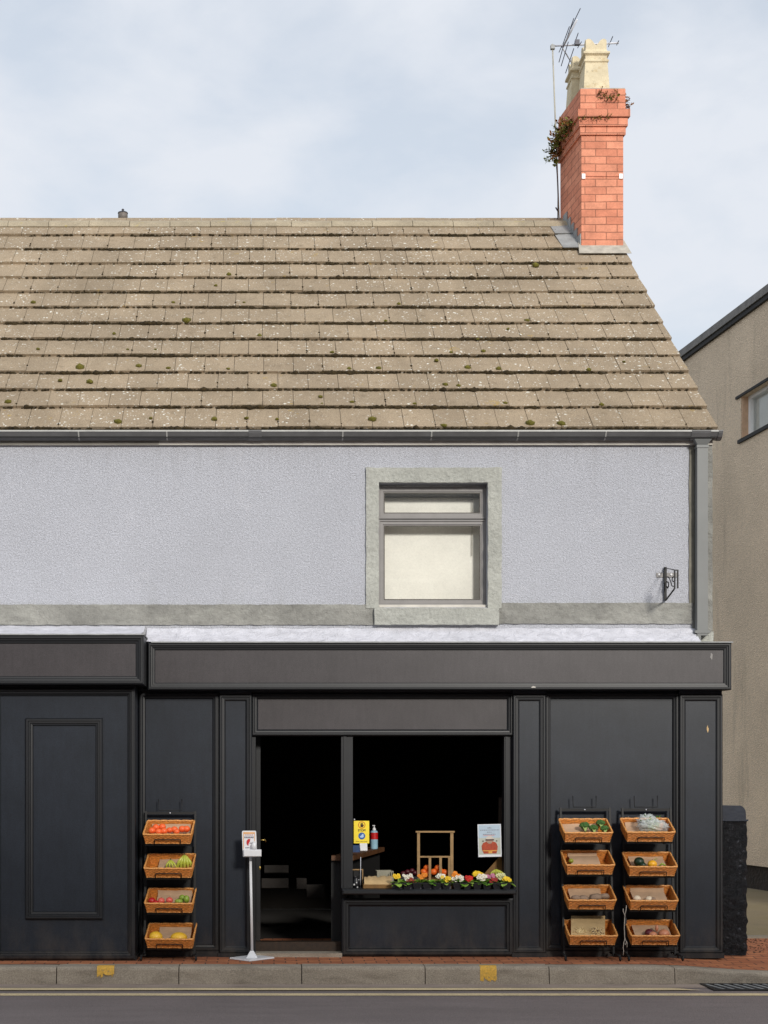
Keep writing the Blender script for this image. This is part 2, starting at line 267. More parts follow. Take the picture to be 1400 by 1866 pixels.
# ------------------------------------------------------------------ mesh builder
ROOT = {}
class MB:
    def __init__(s): s.v = []; s.f = []; s.mi = []; s.sm = []; s.tint = None
    def add(s, vs, fs, mi=0, smooth=False):
        o = len(s.v); s.v += [Vector(p) for p in vs]; s.f += [tuple(i+o for i in f) for f in fs]
        s.mi += [mi]*len(fs); s.sm += [smooth]*len(fs); return s
    def box(s, x0, x1, y0, y1, z0, z1, mi=0):
        vs = [(x0,y0,z0),(x1,y0,z0),(x1,y1,z0),(x0,y1,z0),(x0,y0,z1),(x1,y0,z1),(x1,y1,z1),(x0,y1,z1)]
        return s.add(vs, [(0,3,2,1),(4,5,6,7),(0,1,5,4),(1,2,6,5),(2,3,7,6),(3,0,4,7)], mi)
    def hexa(s, p, mi=0):
        return s.add(p, [(0,3,2,1),(4,5,6,7),(0,1,5,4),(1,2,6,5),(2,3,7,6),(3,0,4,7)], mi)
    def bbox(s, x0, x1, y0, y1, z0, z1, b=.006, mi=0):
        """bevelled front box: front face (y0) inset"""
        return s.rings([(x0,x1,z0,z1,y1),(x0,x1,z0,z1,y0+b),(x0+b,x1-b,z0+b,z1-b,y0)], mi, True)
    def rings(s, rr, mi=0, cap=True):
        """rectangular rings (x0,x1,z0,z1,y) joined in order; cap closes the last one"""
        o = []
        for (x0,x1,z0,z1,y) in rr: o += [(x0,y,z0),(x1,y,z0),(x1,y,z1),(x0,y,z1)]
        fs = []
        for i in range(len(rr)-1):
            a, b = 4*i, 4*i+4
            for k in range(4): fs.append((a+k, a+(k+1)%4, b+(k+1)%4, b+k))
        if cap: k = 4*(len(rr)-1); fs.append((k,k+1,k+2,k+3))
        return s.add(o, fs, mi)
    def mould(s, x0, x1, z0, z1, y, prof, mi=0):
        """mitred frame; prof = [(inset, proud)]"""
        return s.rings([(x0+t, x1-t, z0+t, z1-t, y-p) for t, p in prof], mi, False)
    def tube(s, pts, r, n=6, mi=0, cap=True, smooth=True):
        pts = [Vector(p) for p in pts]; k = len(pts); rs = r if isinstance(r, (list, tuple)) else [r]*k
        vs = []; up = None
        for i, p in enumerate(pts):
            d = (pts[min(i+1,k-1)]-pts[max(i-1,0)]).normalized()
            a = d.cross(Vector((0,0,1)) if abs(d.z) < .9 else Vector((1,0,0))).normalized() if up is None else (up-d*up.dot(d)).normalized()
            up = a; b = d.cross(a)
            for j in range(n):
                t = 2*math.pi*j/n; vs.append(p+(a*math.cos(t)+b*math.sin(t))*rs[i])
        fs = [(i*n+j, i*n+(j+1)%n, (i+1)*n+(j+1)%n, (i+1)*n+j) for i in range(k-1) for j in range(n)]
        s.add(vs, fs, mi, smooth)
        if cap:
            o = len(s.v)-len(vs); s.f += [tuple(o+j for j in reversed(range(n))), tuple(o+(k-1)*n+j for j in range(n))]; s.mi += [mi]*2; s.sm += [False]*2
        return s
    def ball(s, c, r, nu=14, nv=9, mi=0, M=None, jit=0):
        c = Vector(c); r = Vector(r) if hasattr(r, '__len__') else Vector((r,r,r)); vs = []
        sd = random.random()*100
        for i in range(nv+1):
            ph = math.pi*i/nv
            for j in range(nu):
                th = 2*math.pi*j/nu; q = Vector((math.sin(ph)*math.cos(th), math.sin(ph)*math.sin(th), math.cos(ph)))
                q = Vector((q.x*r.x, q.y*r.y, q.z*r.z))*(1+(jit*noise.noise(q*40+Vector((sd,0,0))) if jit else 0))
                vs.append(c+(M@q if M else q))
        fs = [(i*nu+j, (i+1)*nu+j, (i+1)*nu+(j+1)%nu, i*nu+(j+1)%nu) for i in range(nv) for j in range(nu)]
        return s.add(vs, fs, mi, True)
    def blob(s, c, r, mi=0):
        """20-face lump"""
        t = 1.618; base = [(-1,t,0),(1,t,0),(-1,-t,0),(1,-t,0),(0,-1,t),(0,1,t),(0,-1,-t),(0,1,-t),(t,0,-1),(t,0,1),(-t,0,-1),(-t,0,1)]
        fs = [(0,11,5),(0,5,1),(0,1,7),(0,7,10),(0,10,11),(1,5,9),(5,11,4),(11,10,2),(10,7,6),(7,1,8),(3,9,4),(3,4,2),(3,2,6),(3,6,8),(3,8,9),(4,9,5),(2,4,11),(6,2,10),(8,6,7),(9,8,1)]
        r = Vector(r) if hasattr(r, '__len__') else Vector((r,r,r)); c = Vector(c)
        vs = []
        for b in base:
            q = Vector(b)/1.9*random.uniform(.8,1.2); vs.append(c+Vector((q.x*r.x, q.y*r.y, q.z*r.z)))
        return s.add(vs, fs, mi, True)
    def lathe(s, c, prof, n=16, mi=0):
        c = Vector(c); vs = []
        for (r, z) in prof:
            for j in range(n): t = 2*math.pi*j/n; vs.append(c+Vector((r*math.cos(t), r*math.sin(t), z)))
        k = len(prof)
        fs = [(i*n+j, i*n+(j+1)%n, (i+1)*n+(j+1)%n, (i+1)*n+j) for i in range(k-1) for j in range(n)]
        s.add(vs, fs, mi, True); return s
    def poly(s, pts, th, mi=0, axis=1):
        """flat polygon in x-z (given as 3D pts) extruded by th in +y"""
        n = len(pts); a = [Vector(p) for p in pts]; b = [p+Vector((0,th,0)) for p in a]
        fs = [tuple(range(n)), tuple(reversed(range(n,2*n)))]+[(i, n+i, n+(i+1)%n, (i+1)%n) for i in range(n)]
        return s.add(a+b, fs, mi)
    def xf(s, M, start=0):
        for i in range(start, len(s.v)): s.v[i] = M@s.v[i]
        return s
    def build(s, name, mats, parent=None, label=None, cat=None, group=None, kind=None, origin='base', local=False):
        if not isinstance(mats, (list, tuple)): mats = [mats]
        me = bpy.data.meshes.new(name)
        if parent is not None: off = Vector((0,0,0)) if local else ROOT[parent.name]
        elif origin == 'base' and not local:
            xs = [v.x for v in s.v]; ys = [v.y for v in s.v]; zs = [v.z for v in s.v]
            off = Vector(((min(xs)+max(xs))/2, (min(ys)+max(ys))/2, min(zs)))
        else: off = Vector((0,0,0))
        me.from_pydata([v-off for v in s.v], [], s.f); me.update()
        uvl = me.uv_layers.new(name='UVMap')
        for p in me.polygons:
            n = p.normal; ax, ay, az = abs(n.x), abs(n.y), abs(n.z)
            for li in p.loop_indices:
                v = s.v[me.loops[li].vertex_index]
                uvl.data[li].uv = (v.x, v.z) if ay >= ax and ay >= az else ((v.y, v.z) if ax >= az else (v.x, v.y))
        for q in mats: me.materials.append(mt(q))
        me.polygons.foreach_set('material_index', s.mi); me.polygons.foreach_set('use_smooth', s.sm)
        if s.tint is not None:
            a = me.attributes.new('tint', 'FLOAT', 'POINT'); a.data.foreach_set('value', s.tint)
        o = bpy.data.objects.new(name, me); C.objects.link(o)
        if parent is not None: o.parent = parent; ROOT[o.name] = ROOT[parent.name]
        else: o.location = off; ROOT[o.name] = off
        tag(o, label, cat, group, kind); return o
def tag(o, label=None, cat=None, group=None, kind=None):
    if label: o['label'] = label
    if cat: o['category'] = cat
    if group: o['group'] = group
    if kind: o['kind'] = kind
def thing(name, label, cat, loc=(0,0,0), group=None, rot=None):
    o = bpy.data.objects.new(name, None); C.objects.link(o); o.location = loc; o.empty_display_size = .1
    if rot: o.rotation_euler = rot
    ROOT[o.name] = Vector(loc); tag(o, label, cat, group); return o
def nz(p, s=1, seed=0): return noise.noise(Vector(p)*s+Vector((seed,seed*1.7,0)))

# ================================================================== GROUND
def strip(name, mat, x0, x1, ys, zf, nx=80, kind='structure', th=None):
    b = MB(); xs = [x0+(x1-x0)*i/nx for i in range(nx+1)]
    vs = [(x, y, zf(x, y)) for y in ys for x in xs]; n = nx+1
    b.add(vs, [(j*n+i, j*n+i+1, (j+1)*n+i+1, (j+1)*n+i) for j in range(len(ys)-1) for i in range(nx)], 0, True)
    return b.build(name, mat, kind=kind, origin=None)
def sstep(a, b, x): t = max(0, min(1, (x-a)/(b-a))); return t*t*(3-2*t)
def ktop(x): return -.055*sstep(3.3, 4.45, x)
KB, KF, RZ = -.61, -.775, -.155
strip('ground', 'field', -400, 400, [-400, 400], lambda x,y: -.20, 1)
strip('road', 'asphalt', -60, 60, [-9.5, -8, -6, -4, -2.5, -1.5, KF+.02], lambda x,y: RZ, 4)
strip('gutter_channel', 'channel_concrete', -30, 30, [-1.0, KF+.015], lambda x,y: RZ+.004, 2)
strip('pavement', 'pavement_brick', -30, 30, [KB-.01, -.45, -.3, -.1, .1, .4, .9, 1.5], lambda x,y: ktop(x)*(1-sstep(-.55, .5, y))+.002*nz((x,y,0),3), 300)
strip('far_pavement', 'channel_concrete', -60, 60, [-11.2, -9.5], lambda x,y: -.06, 2)
strip('yard', 'yard_concrete', 4.3, 30, [1.62, 30], lambda x,y: .003, 2)
b = MB()
for i in range(24):
    x0 = 4.3+i*.9; pts = []
    b.box(x0+.005, x0+.895, 1.5, 1.62, -.05, .02)
b.build('yard_kerb', 'yard_kerb', kind='structure', origin=None)
# kerb stones: rounded arris, open joints
b = MB()
joints = [X(p, KF) for p in (103,326,550,775,1001,1230)]; step = (joints[-1]-joints[0])/5
js = [joints[0]-step*k for k in range(8,0,-1)]+joints+[joints[-1]+step*k for k in range(1,9)]
for a, c in zip(js[:-1], js[1:]):
    dz = random.uniform(-.003,.003); dy = random.uniform(-.004,.004)
    xs = [a+.004+(c-a-.008)*i/8 for i in range(9)]
    prof = [(KB, -.05), (KB, 0), (KB-.02, .0), (KF+.03, 0), (KF+.013, -.004), (KF+.004, -.014), (KF-.002, -.03), (KF-.012, RZ-.02)]
    vs = []
    for x in xs:
        t = ktop(x)
        for k, (y, z) in enumerate(prof):
            e = .004 if x in (xs[0], xs[-1]) and 1 < k < 7 else 0
            zz = z+t*(1 if k < 7 else 0)+dz+.002*nz((x,y,z),6)-e
            yy = y+dy*(1 if k > 1 else 0)+(-.0015*nz((x,y,z),9))+e*(1 if k > 3 else 0)
            if k > 3: yy -= .03*sstep(3.5,5.5,x)
            vs.append((x, yy, zz))
    n = len(prof)
    fs = [(i*n+k, i*n+k+1, (i+1)*n+k+1, (i+1)*n+k) for i in range(8) for k in range(n-1)]
    fs += [tuple(range(n)), tuple(8*n+k for k in reversed(range(n)))]
    b.add(vs, fs, 0, False)
b.build('kerb', 'kerb_concrete', kind='structure', origin=None)
# yellow paint dabs on the kerb (ragged sheets following its face)
def dab(pa, pb, top_py, bot_py, seed):
    b = MB(); n = 14; random.seed(seed)
    x0, x1 = X(pa, KF), X(pb, KF); zb = Z(bot_py, KF)
    for i in range(n):
        a = x0+(x1-x0)*i/n; c = x0+(x1-x0)*(i+1)/n+.0008
        zz = zb+random.uniform(-.012,.022)
        pr = [(KF+.065+random.uniform(-.01,.01), .0045), (KF+.03, .0045), (KF+.011, .000), (KF+.0005, -.012), (KF-.0068, -.03), (KF-.0145, zz)]
        vs = [(q, y, z) for q in (a, c) for (y, z) in pr]; k = len(pr)
        b.add(vs, [(j, j+1, k+j+1, k+j) for j in range(k-1)])
    return b
dab(177, 208, 1762, 1779, 3).build('kerb_marking', 'kerb_yellow', kind='structure', origin=None)
dab(875, 905, 1763, 1786, 8).build('kerb_marking', 'kerb_yellow', kind='structure', origin=None)
random.seed(11)
# double yellow lines
def line(y0, y1, x0, x1, z, taper=False):
    b = MB(); n = int((x1-x0)/.08); vs = []
    for i in range(n+1):
        x = x0+(x1-x0)*i/n; e0 = .004*nz((x,1,0),14); e1 = .004*nz((x,9,0),14)
        t = 1-sstep(x1-.22, x1, x) if taper else 1
        vs += [(x, y0+e0, z), (x, y0+(y1-y0)*max(t,.02)+e1, z)]
    b.add(vs, [(2*i, 2*i+2, 2*i+3, 2*i+1) for i in range(n)])
    b.build('road_marking', 'line_yellow', kind='structure', origin=None)
line(-1.17, -1.045, -12, X(1277, -1.1), RZ+.009, True)
line(-1.45, -1.32, -12, 16, RZ+.004)
# kerbside drain
g = thing('drain_grate', 'black iron drain grate with slanting bars set in the gutter at the right', 'drain', (X(1345,-.95), -.95, RZ))
gx0, gx1 = X(1283,-.9), X(1283,-.9)+.62
b = MB(); b.box(gx0, gx1, -1.17, -1.13, RZ-.06, RZ+.013).box(gx0, gx1, -.82, -.785, RZ-.06, RZ+.013).box(gx0, gx0+.03, -1.13, -.82, RZ-.06, RZ+.013).box(gx1-.03, gx1, -1.13, -.82, RZ-.06, RZ+.013)
b.build('frame', 'iron_grate', g)
b = MB()
for i in range(7):
    x = gx0+.03+i*.082
    b.hexa([(x+.06,-1.129,RZ+.0065),(x+.085,-1.129,RZ+.0065),(x+.025,-.821,RZ+.0065),(x,-.821,RZ+.0065),(x+.06,-1.129,RZ+.012),(x+.085,-1.129,RZ+.012),(x+.025,-.821,RZ+.012),(x,-.821,RZ+.012)])
b.build('bars', 'lead', g)
MB().box(gx0+.03, gx1-.03, -1.13, -.82, RZ+.0055, RZ+.0062).build('pit', 'board_black', g)
# mud by the pillar and the gutter
def lump_patch(x0, x1, y0, y1, n, r, mats, name, label, cat, z=0, sq=.35):
    b = MB()
    for i in range(n):
        rr = random.uniform(.4,1)*r; b.blob((random.uniform(x0,x1), random.uniform(y0,y1), z), (rr, rr, rr*sq))
    return b.build(name, mats, label=label, cat=cat, kind='stuff')
lump_patch(4.2, 5.4, .2, 1.45, 420, .013, 'soil', 'soil_litter', 'dark soil and leaf litter gathered on the paving beside the black pillar', 'soil', .001)

# ================================================================== MAIN BUILDING
BL = -5.6                                     # left end, outside the frame
B = thing('shop_building', 'lavender rendered cottage shop with tiled roof and black painted shopfront', 'building', (0, 0, 0))
XR = 4.085
WZ0, WZ1 = 2.80, 4.70
wx0, wx1, wz0, wz1 = X(690), X(889), Z(1107), Z(880)
b = MB()
b.box(BL, wx0, 0, .24, WZ0, WZ1).box(wx1, X(1262), 0, .24, WZ0, WZ1).box(wx0, wx1, 0, .24, WZ0, wz0).box(wx0, wx1, 0, .24, wz1, WZ1)
b.build('wall', WALLM, B, origin=None)
sk = -.054
b = MB()   # side and back walls, gable
b.hexa([(XR-.02,.24,0),(XR,0.02,0),(XR+sk*6.1,6.1,0),(XR-.25+sk*6.1,6.1,0),(XR-.02,.24,WZ1),(XR,0.02,WZ1),(XR+sk*6.1,6.1,WZ1),(XR-.25+sk*6.1,6.1,WZ1)])
b.box(BL, XR-.35, 6.1, 6.3, 0, WZ1).box(BL-.1, BL, 0, 6.3, 0, WZ1)
rdg_y, rdg_z, ev_y, ev_z = 3.17, 7.925, -.1, 4.76
b.add([(XR,.02,WZ1),(XR+sk*6.1,6.1,WZ1),(XR+sk*3.19,3.19,rdg_z-.08)], [(0,1,2)]); b.add([(BL,.02,WZ1),(BL,6.1,WZ1),(BL,3.19,rdg_z-.08)], [(0,2,1)])
b.build('gable_wall', 'painted_cement', B)
# corner strips
MB().box(X(1262), XR, -.0, .24, WZ0+.02, WZ1).build('corner_wall', 'painted_cement', B)
def rough_box(x0, x1, z0, z1, y0, y1, nx, nzz, amp, sc=8, edge=.004):
    """front-displaced slab with wavering outline"""
    b = MB(); vs = []
    for j in range(nzz+1):
        for i in range(nx+1):
            x = x0+(x1-x0)*i/nx; z = z0+(z1-z0)*j/nzz
            if j in (0, nzz): z += edge*nz((x*3, z, 1), 4)*1.5
            if i in (0, nx): x += edge*nz((1, z*3, x), 4)*1.5
            vs.append((x, y0+amp*nz((x,z,2), sc)+amp*.5*nz((x,z,7), sc*3), z))
    n = nx+1
    fs = [(j*n+i, j*n+i+1, (j+1)*n+i+1, (j+1)*n+i) for j in range(nzz) for i in range(nx)]
    o = len(vs); rim = [i for i in range(n)]+[j*n+nx for j in range(1,nzz+1)]+[nzz*n+i for i in range(nx-1,-1,-1)]+[j*n for j in range(nzz-1,0,-1)]
    vs2 = vs+[(vs[i][0], y1, vs[i][2]) for i in rim]; k = len(rim)
    fs += [(rim[(i+1)%k], rim[i], o+i, o+(i+1)%k) for i in range(k)]
    return b.add(vs2, fs, 0, False)
rough_box(BL, X(683), Z(1139), Z(1102), -.016, .005, 260, 6, .006).build('string_course', CEM, B)
rough_box(X(907), X(1262), Z(1137), Z(1099), -.016, .005, 90, 6, .006).build('string_course', CEM, B)
rough_box(X(1256), X(1265), Z(1100), Z(814), -.012, .004, 3, 60, .004).build('quoin_strip', QUOIN, B)
rough_box(X(1287), X(1297.5), Z(1150), Z(812), -.02, .004, 3, 60, .005).build('corner_strip', CEM, B)
rough_box(X(1270), X(1300), Z(1169), Z(1150.5), -.012, .004, 6, 4, .004).build('corner_patch', SURR, B)
# plaster weathering fillet over the fascia
def fillet(xa, xb, ya, za, yb, zb, n):
    b = MB(); vs = []
    for i in range(n+1):
        x = xa+(xb-xa)*i/n
        for k, t in enumerate((0, .15, .4, .7, 1)):
            y = ya+(yb-ya)*t; z = za+(zb-za)*(t**.8)+.012*nz((x,t,3),7)+.006*nz((x,t,5),22)
            if k == 0: z = za+.012*nz((x,0,0),5)
            vs.append((x, y, z))
    b.add(vs, [(i*5+k+1, i*5+k, (i+1)*5+k, (i+1)*5+k+1) for i in range(n) for k in range(4)], 0, True)
    return b
fillet(X(268), X(1266), -.004, Z(1145), -.205, Z(1170,-.2), 260).build('plaster_fillet', PLAS, B)
fillet(BL, X(265), -.004, Z(1141), -.46, Z(1157,-.45), 110).build('plaster_fillet', PLAS, B)
# upper window
W = thing('window_dummy', None, None); bpy.data.objects.remove(W)
WN = MB()
sy = -.022
rough_box(X(667), X(914), wz1+.001, Z(853), sy, .003, 50, 6, .006).build('surround', SURR, B)
s_ = rough_box(X(667), X(690), Z(1109), wz1, sy, .003, 6, 50, .006); s_.build('surround', SURR, B)
rough_box(X(889), X(914), Z(1109), wz1, sy, .003, 6, 50, .006).build('surround', SURR, B)
rough_box(X(682), X(908), Z(1138,-.06), Z(1109), -.055, .004, 50, 6, .006).build('window_sill', SURR, B)
fy = .075
win = MB()
pf = [(0, 0), (0, .045), (.012, .045), (.018, .036), (.042, .036), (.046, .026), (.052, .026)]
zA0, zA1, zB0, zB1 = Z(945,fy), Z(887,fy), Z(1103,fy), Z(947,fy)
xa, xb = X(690.5,fy-.04), X(887.5,fy-.04)
win.mould(xa, xb, zA0, zA1, fy+.045, pf).mould(xa, xb, zB0, zB1, fy+.045, pf)
win.box(xa-.006, xb+.006, fy+.02, fy+.08, zB1-.002, zA0+.002).box(xa-.01, xa+.01, fy+.01, fy+.09, zB0, zA1).box(xb-.01, xb+.01, fy+.01, fy+.09, zB0, zA1)
win = win.build('window', 'window_frame_grey', B)
b = MB()
for z0, z1 in ((zA0, zA1), (zB0, zB1)):
    b.mould(xa+.052, xb-.052, z0+.052, z1-.052, fy+.022, [(0,.004),(.007,.004),(.007,0)])
b.build('gasket', 'gasket', win)
for z0, z1 in ((zA0, zA1), (zB0, zB1)):
    MB().add([(xa+.05,fy+.026,z0+.05),(xb-.05,fy+.026,z0+.05),(xb-.05,fy+.026,z1-.05),(xa+.05,fy+.026,z1-.05)], [(0,1,2,3)]).build('glass_pane', 'window_glass', win)
MB().bbox(xa-.002, xb+.002, fy-.05, fy+.09, Z(1109,fy), zB0-.001).build('cill_bar', 'board_white', win)
b = MB(); vs = []; n = 60
for i in range(n+1):
    x = xa-.02+(xb-xa+.04)*i/n
    vs += [(x, fy+.15+.004*nz((x,0,0),9), zB0-.08), (x, fy+.15+.004*nz((x,0,1),7), zA1+.05)]
b.add(vs, [(2*i, 2*i+2, 2*i+3, 2*i+1) for i in range(n)], 0, True); b.build('blind', 'blind_cream', win)
b = MB(); b.box(xa-.02, xb+.02, fy+.11, fy+.135, zA1-.085, zA1-.065).tube([(xb-.11, fy+.13, zA1), (xb-.112, fy+.13, zA0-.32)], .003, 5)
b.build('blind_rail', 'board_grey', win)
b = MB(); yb = fy+.6
b.box(wx0-.3, wx1+.3, yb, yb+.02, wz0-.3, wz1+.3).build('room_back', 'interior_dark', win)
# eaves: board, gutter, downpipe
MB().box(BL, XR+.0, -.035, 0, Z(812), WZ1+.02).build('eaves_board', ['board_white'], B)
MB().box(BL, X(290), -.038, -.0352, Z(811.6), WZ1-.02).build('eaves_board', ['board_grey'], B)
MB().box(BL, XR+.0, -.12, -.0385, WZ1-.005, WZ1+.03).build('soffit', ['board_black'], B)
gz1, gz0 = Z(783.5,-.15), Z(800,-.11)
gx0_, gx1_ = BL, X(1314,-.13)
def sweep(prof, x0, x1, mb, mi=0, closed=True):
    n = len(prof); vs = [(x0,y,z) for y,z in prof]+[(x1,y,z) for y,z in prof]
    fs = [(i, (i+1)%n, n+(i+1)%n, n+i) for i in range(n if closed else n-1)]+[tuple(reversed(range(n))), tuple(range(n,2*n))]
    mb.add(vs, fs, mi); return mb
gp = [(-.04,gz1-.01),(-.04,gz0+.006),(-.05,gz0),(-.085,gz0),(-.118,gz0+.022),(-.138,gz0+.05),(-.146,gz1-.012),(-.146,gz1-.003)]
gi = [(-.138,gz1-.003),(-.13,gz0+.052),(-.08,gz0+.006),(-.05,gz0+.006),(-.046,gz1-.01)]
GT = sweep(gp+gi, gx0_, gx1_, MB()).build('gutter', 'gutter_plastic', B)
sweep([(-.1475,gz1-.013),(-.1475,gz1+.001),(-.134,gz1+.001),(-.134,gz1-.004)], gx0_, gx1_-.001, MB()).build('gutter_lip', 'gutter_lip', GT)
for px in (143, 304, 625, 787, 945, 1105):
    x = X(px,-.14); sweep([(y-.003 if y < -.1 else y, z-.003) for y, z in gp], x-.006, x+.006, MB()).build('gutter_bracket', 'gutter_lip', GT)
for pa, pb in ((453, 477), (1261, 1296), (1310, 1318)):
    sweep([(y-.004, z-.004 if z < gz1-.02 else z+.004) for y, z in gp], X(pa,-.14), X(pb,-.14), MB()).build('gutter_union', 'gutter_plastic', GT)
dx0, dx1 = X(1270.5,-.09), X(1290,-.09); dzb = Z(1158,-.09)
b = MB(); b.hexa([(dx0+.004,-.1,gz0-.05),(dx1-.004,-.1,gz0-.05),(dx1-.004,-.045,gz0-.05),(dx0+.004,-.045,gz0-.05),(dx0-.03,-.12,gz0),(dx1+.03,-.12,gz0),(dx1+.03,-.045,gz0),(dx0-.03,-.045,gz0)])
b.box(dx0, dx1, -.1, -.03, dzb, gz0-.05)
DP = b.build('downpipe', 'downpipe_grey', B)
b = MB(); b.box(dx0-.006, dx1+.006, -.106, -.024, gz0-.075, gz0-.052); b.build('pipe_socket', 'downpipe_grey', DP)
MB().box(dx0-.02, dx1+.02, -.106, -.0, dzb+.02, dzb+.045).build('pipe_clip', 'downpipe_grey', DP)
MB().box(dx0-.012, dx0+.03, -.11, -.05, dzb-.06, dzb-.001).build('pipe_shoe', 'downpipe_grey', DP)

# ---- roof
rise, run = rdg_z-ev_z, rdg_y-ev_y; SL = math.hypot(rise, run); ud = Vector((0, run/SL, rise/SL)); un = Vector((0, -rise/SL, run/SL))
def s_of_py(py):   # slope position seen at image row py
    k = (HY-py)/FPX   # z-CAMZ = k*(DIST+y)
    return (k*(DIST+ev_y)-(ev_z-CAMZ))/(ud.z-k*ud.y)
rows_py = [785, 746.5, 714.5, 683, 652.5, 622.3, 593, 564, 536.5, 510.5, 484, 458, 432.5]
rs = [s_of_py(p) for p in rows_py]+[s_of_py(402)]
def verge(s): return 4.103+(3.93-4.103)*s/SL
def RP(x, s, h): return Vector((x, ev_y, ev_z))+ud*s+un*h
b = MB(); tint = []
TW = .284; moss_edge = []; seams = []
for i in range(13):
    s0, s1 = rs[i], rs[i+1]; off = -1.85+(TW/2 if i % 2 else 0)+random.uniform(-.01,.01)
    k0 = int((BL-off)/TW)-1; wob = random.uniform(-.004,.004)
    k = k0
    while off+k*TW < verge(s0):
        xa_, xb_ = off+k*TW+.0022, off+(k+1)*TW-.0022; k += 1
        if xb_ < BL: continue
        va, vb = verge(s0), verge(s1+.05)
        x0b, x1b = xa_, min(xb_, va); x0t, x1t = xa_, min(xb_, vb)
        if x1b-x0b < .03: continue
        if x1t < x0t+.01: x1t = x0t+.01
        # leave room for the chimney
        j = random.uniform(-.002,.002); jl, jr = random.uniform(-.0015,.0015), random.uniform(-.0015,.0015); ds = random.uniform(-.0025,.0025)
        sag = .007*nz((x0b,i*1.3,0),1.2); hb = .044+j+sag; ht = .012+j+sag*.4; s0_w = .010*nz((x0b,i*2.1,5),.9); e = s0+ds+s0_w; top = s1+.05; th = .028
        cx = (x0b+x1b)/2
        if s0 > rs[11]-.02 and x1b > 3.45 and i >= 11: 
            if x0b > 3.43: continue
            x1b = x1t = 3.45
        vs = [RP(x0b,e,hb+jl-th),RP(x1b,e,hb+jr-th),RP(x1t,top,ht-th+.0),RP(x0t,top,ht-th),RP(x0b,e,hb+jl),RP(x1b,e,hb+jr),RP(x1t,top,ht),RP(x0t,top,ht)]
        n0 = len(b.v); b.hexa(vs); t = random.random(); tint += [t]*(len(b.v)-n0)
        seams.append((x1b, s0, s1))
b.tint = tint
RF = b.build('roof', TILE, B)
# bed below the tiles and rear slope
b = MB(); bz = -.018
q = [RP(BL,0,bz),RP(verge(0)-.02,0,bz),RP(verge(SL)-.02,SL,bz),RP(BL,SL,bz)]
b.add(q, [(0,1,2,3)]); back = [(BL,6.32,ev_z-.02),(verge(0)-.3,6.32,ev_z-.02),(verge(SL),rdg_y+.01,rdg_z),(BL,rdg_y+.01,rdg_z)]
b.add(back, [(1,0,3,2)]); b.add([RP(BL,0,bz),RP(verge(0),0,bz),RP(verge(0),0,.012),RP(BL,0,.012)], [(0,1,2,3)])
b.build('underlay', 'tile_bed', RF)
# ridge tiles
b = MB(); x = BL; i = 0; xe = X(1046, rdg_y)
while x < xe-.02:
    x2 = min(x+.455, xe); r_ = .105+random.uniform(-.003,.003); dz = random.uniform(-.004,.004); a = 8
    sec = [(-.155,-.10),(-.125,-.045),(-.08,-.01),(-.03,.012),(.03,.012),(.08,-.01),(.125,-.045),(.155,-.10)]
    sec2 = [(yy*.86, zz-.02) for yy, zz in reversed(sec)]
    sweep([(rdg_y+yy, rdg_z+.012+zz+dz) for yy, zz in sec+sec2], x+.003, x2-.003, b)
    x = x2
b.build('ridge', 'ridge_tile', RF)
# moss: thick crust under tile edges, dabs at the joints, round cushions
random.seed(21)
b = MB()
for i in range(13):
    x = BL if False else -2.6; s0 = rs[i]
    dens = .9 if i < 9 else .75
    while x < verge(s0)-.05:
        amt = nz((x*1.1, i*3.7, 0), 1.5)+.28-(.012*i)
        if random.random() < dens*max(.25, min(1, .55+amt)):
            r = random.uniform(.007,.013)*(1+max(0,amt)*.9)
            if random.random() < .05: r *= 1.6
            b.blob(RP(x, s0-.005+.010*nz((x,i*2.1,5),.9)+random.uniform(-.003,.003), .006+random.uniform(.0,.026)), (r*1.5, r, r))
        x += random.uniform(.006,.013)
    if i == 0: continue
for (sx, s0, s1) in seams:
    if sx < -2.6 or sx > verge(s0)-.05: continue
    if random.random() < .5:
        for k in range(random.randint(1,4)):
            r = random.uniform(.005,.013); b.blob(RP(sx+random.uniform(-.004,.004), s0+random.uniform(.0,.12), .038), (r, r*1.3, r*.7))
b.build('moss', 'moss_dark', RF, kind='stuff')
b = MB()
cush = [(340,590,11),(146,676,12),(253,673,8),(165,702,9),(15,738,9),(216,775,11),(391,770,8),(678,770,11),(808,782,8),(965,778,12),(1022,779,11),(473,618,7),(811,707,7),(499,709,9),(584,729,6),(755,742,6),(586,742,4),
        (636,678,6),(690,677,7),(835,709,6),(852,676,8),(908,678,7),(1071,680,7),(795,663,6),(960,590,7),(726,560,6),(702,591,5),(975,489,9),(61,557,7),(316,557,5),(417,506,7),(393,526,5),(70,642,5),(208,614,5),(233,643,4),(284,643,4),
        (110,699,6),(307,677,6),(416,678,5),(275,768,5),(449,768,6),(505,770,5),(641,739,6),(920,741,6),(1095,744,7),(880,646,6),(1136,665,4),(870,624,4),(925,605,4),(605,648,6),(821,648,5),(445,557,4)]
for (px, py, r) in cush:
    s_ = s_of_py(py+1); yy = ev_y+ud.y*s_; x = X(px, yy); rr = r*.62/SC(yy)*1.25
    b.blob(RP(x, s_, .04), (rr, rr*.9, rr*.75)); b.blob(RP(x+rr*.2, s_-rr*.2, .044), (rr*.8, rr*.7, rr*.6))
b.build('moss_cushion', 'moss_green', RF, kind='stuff')

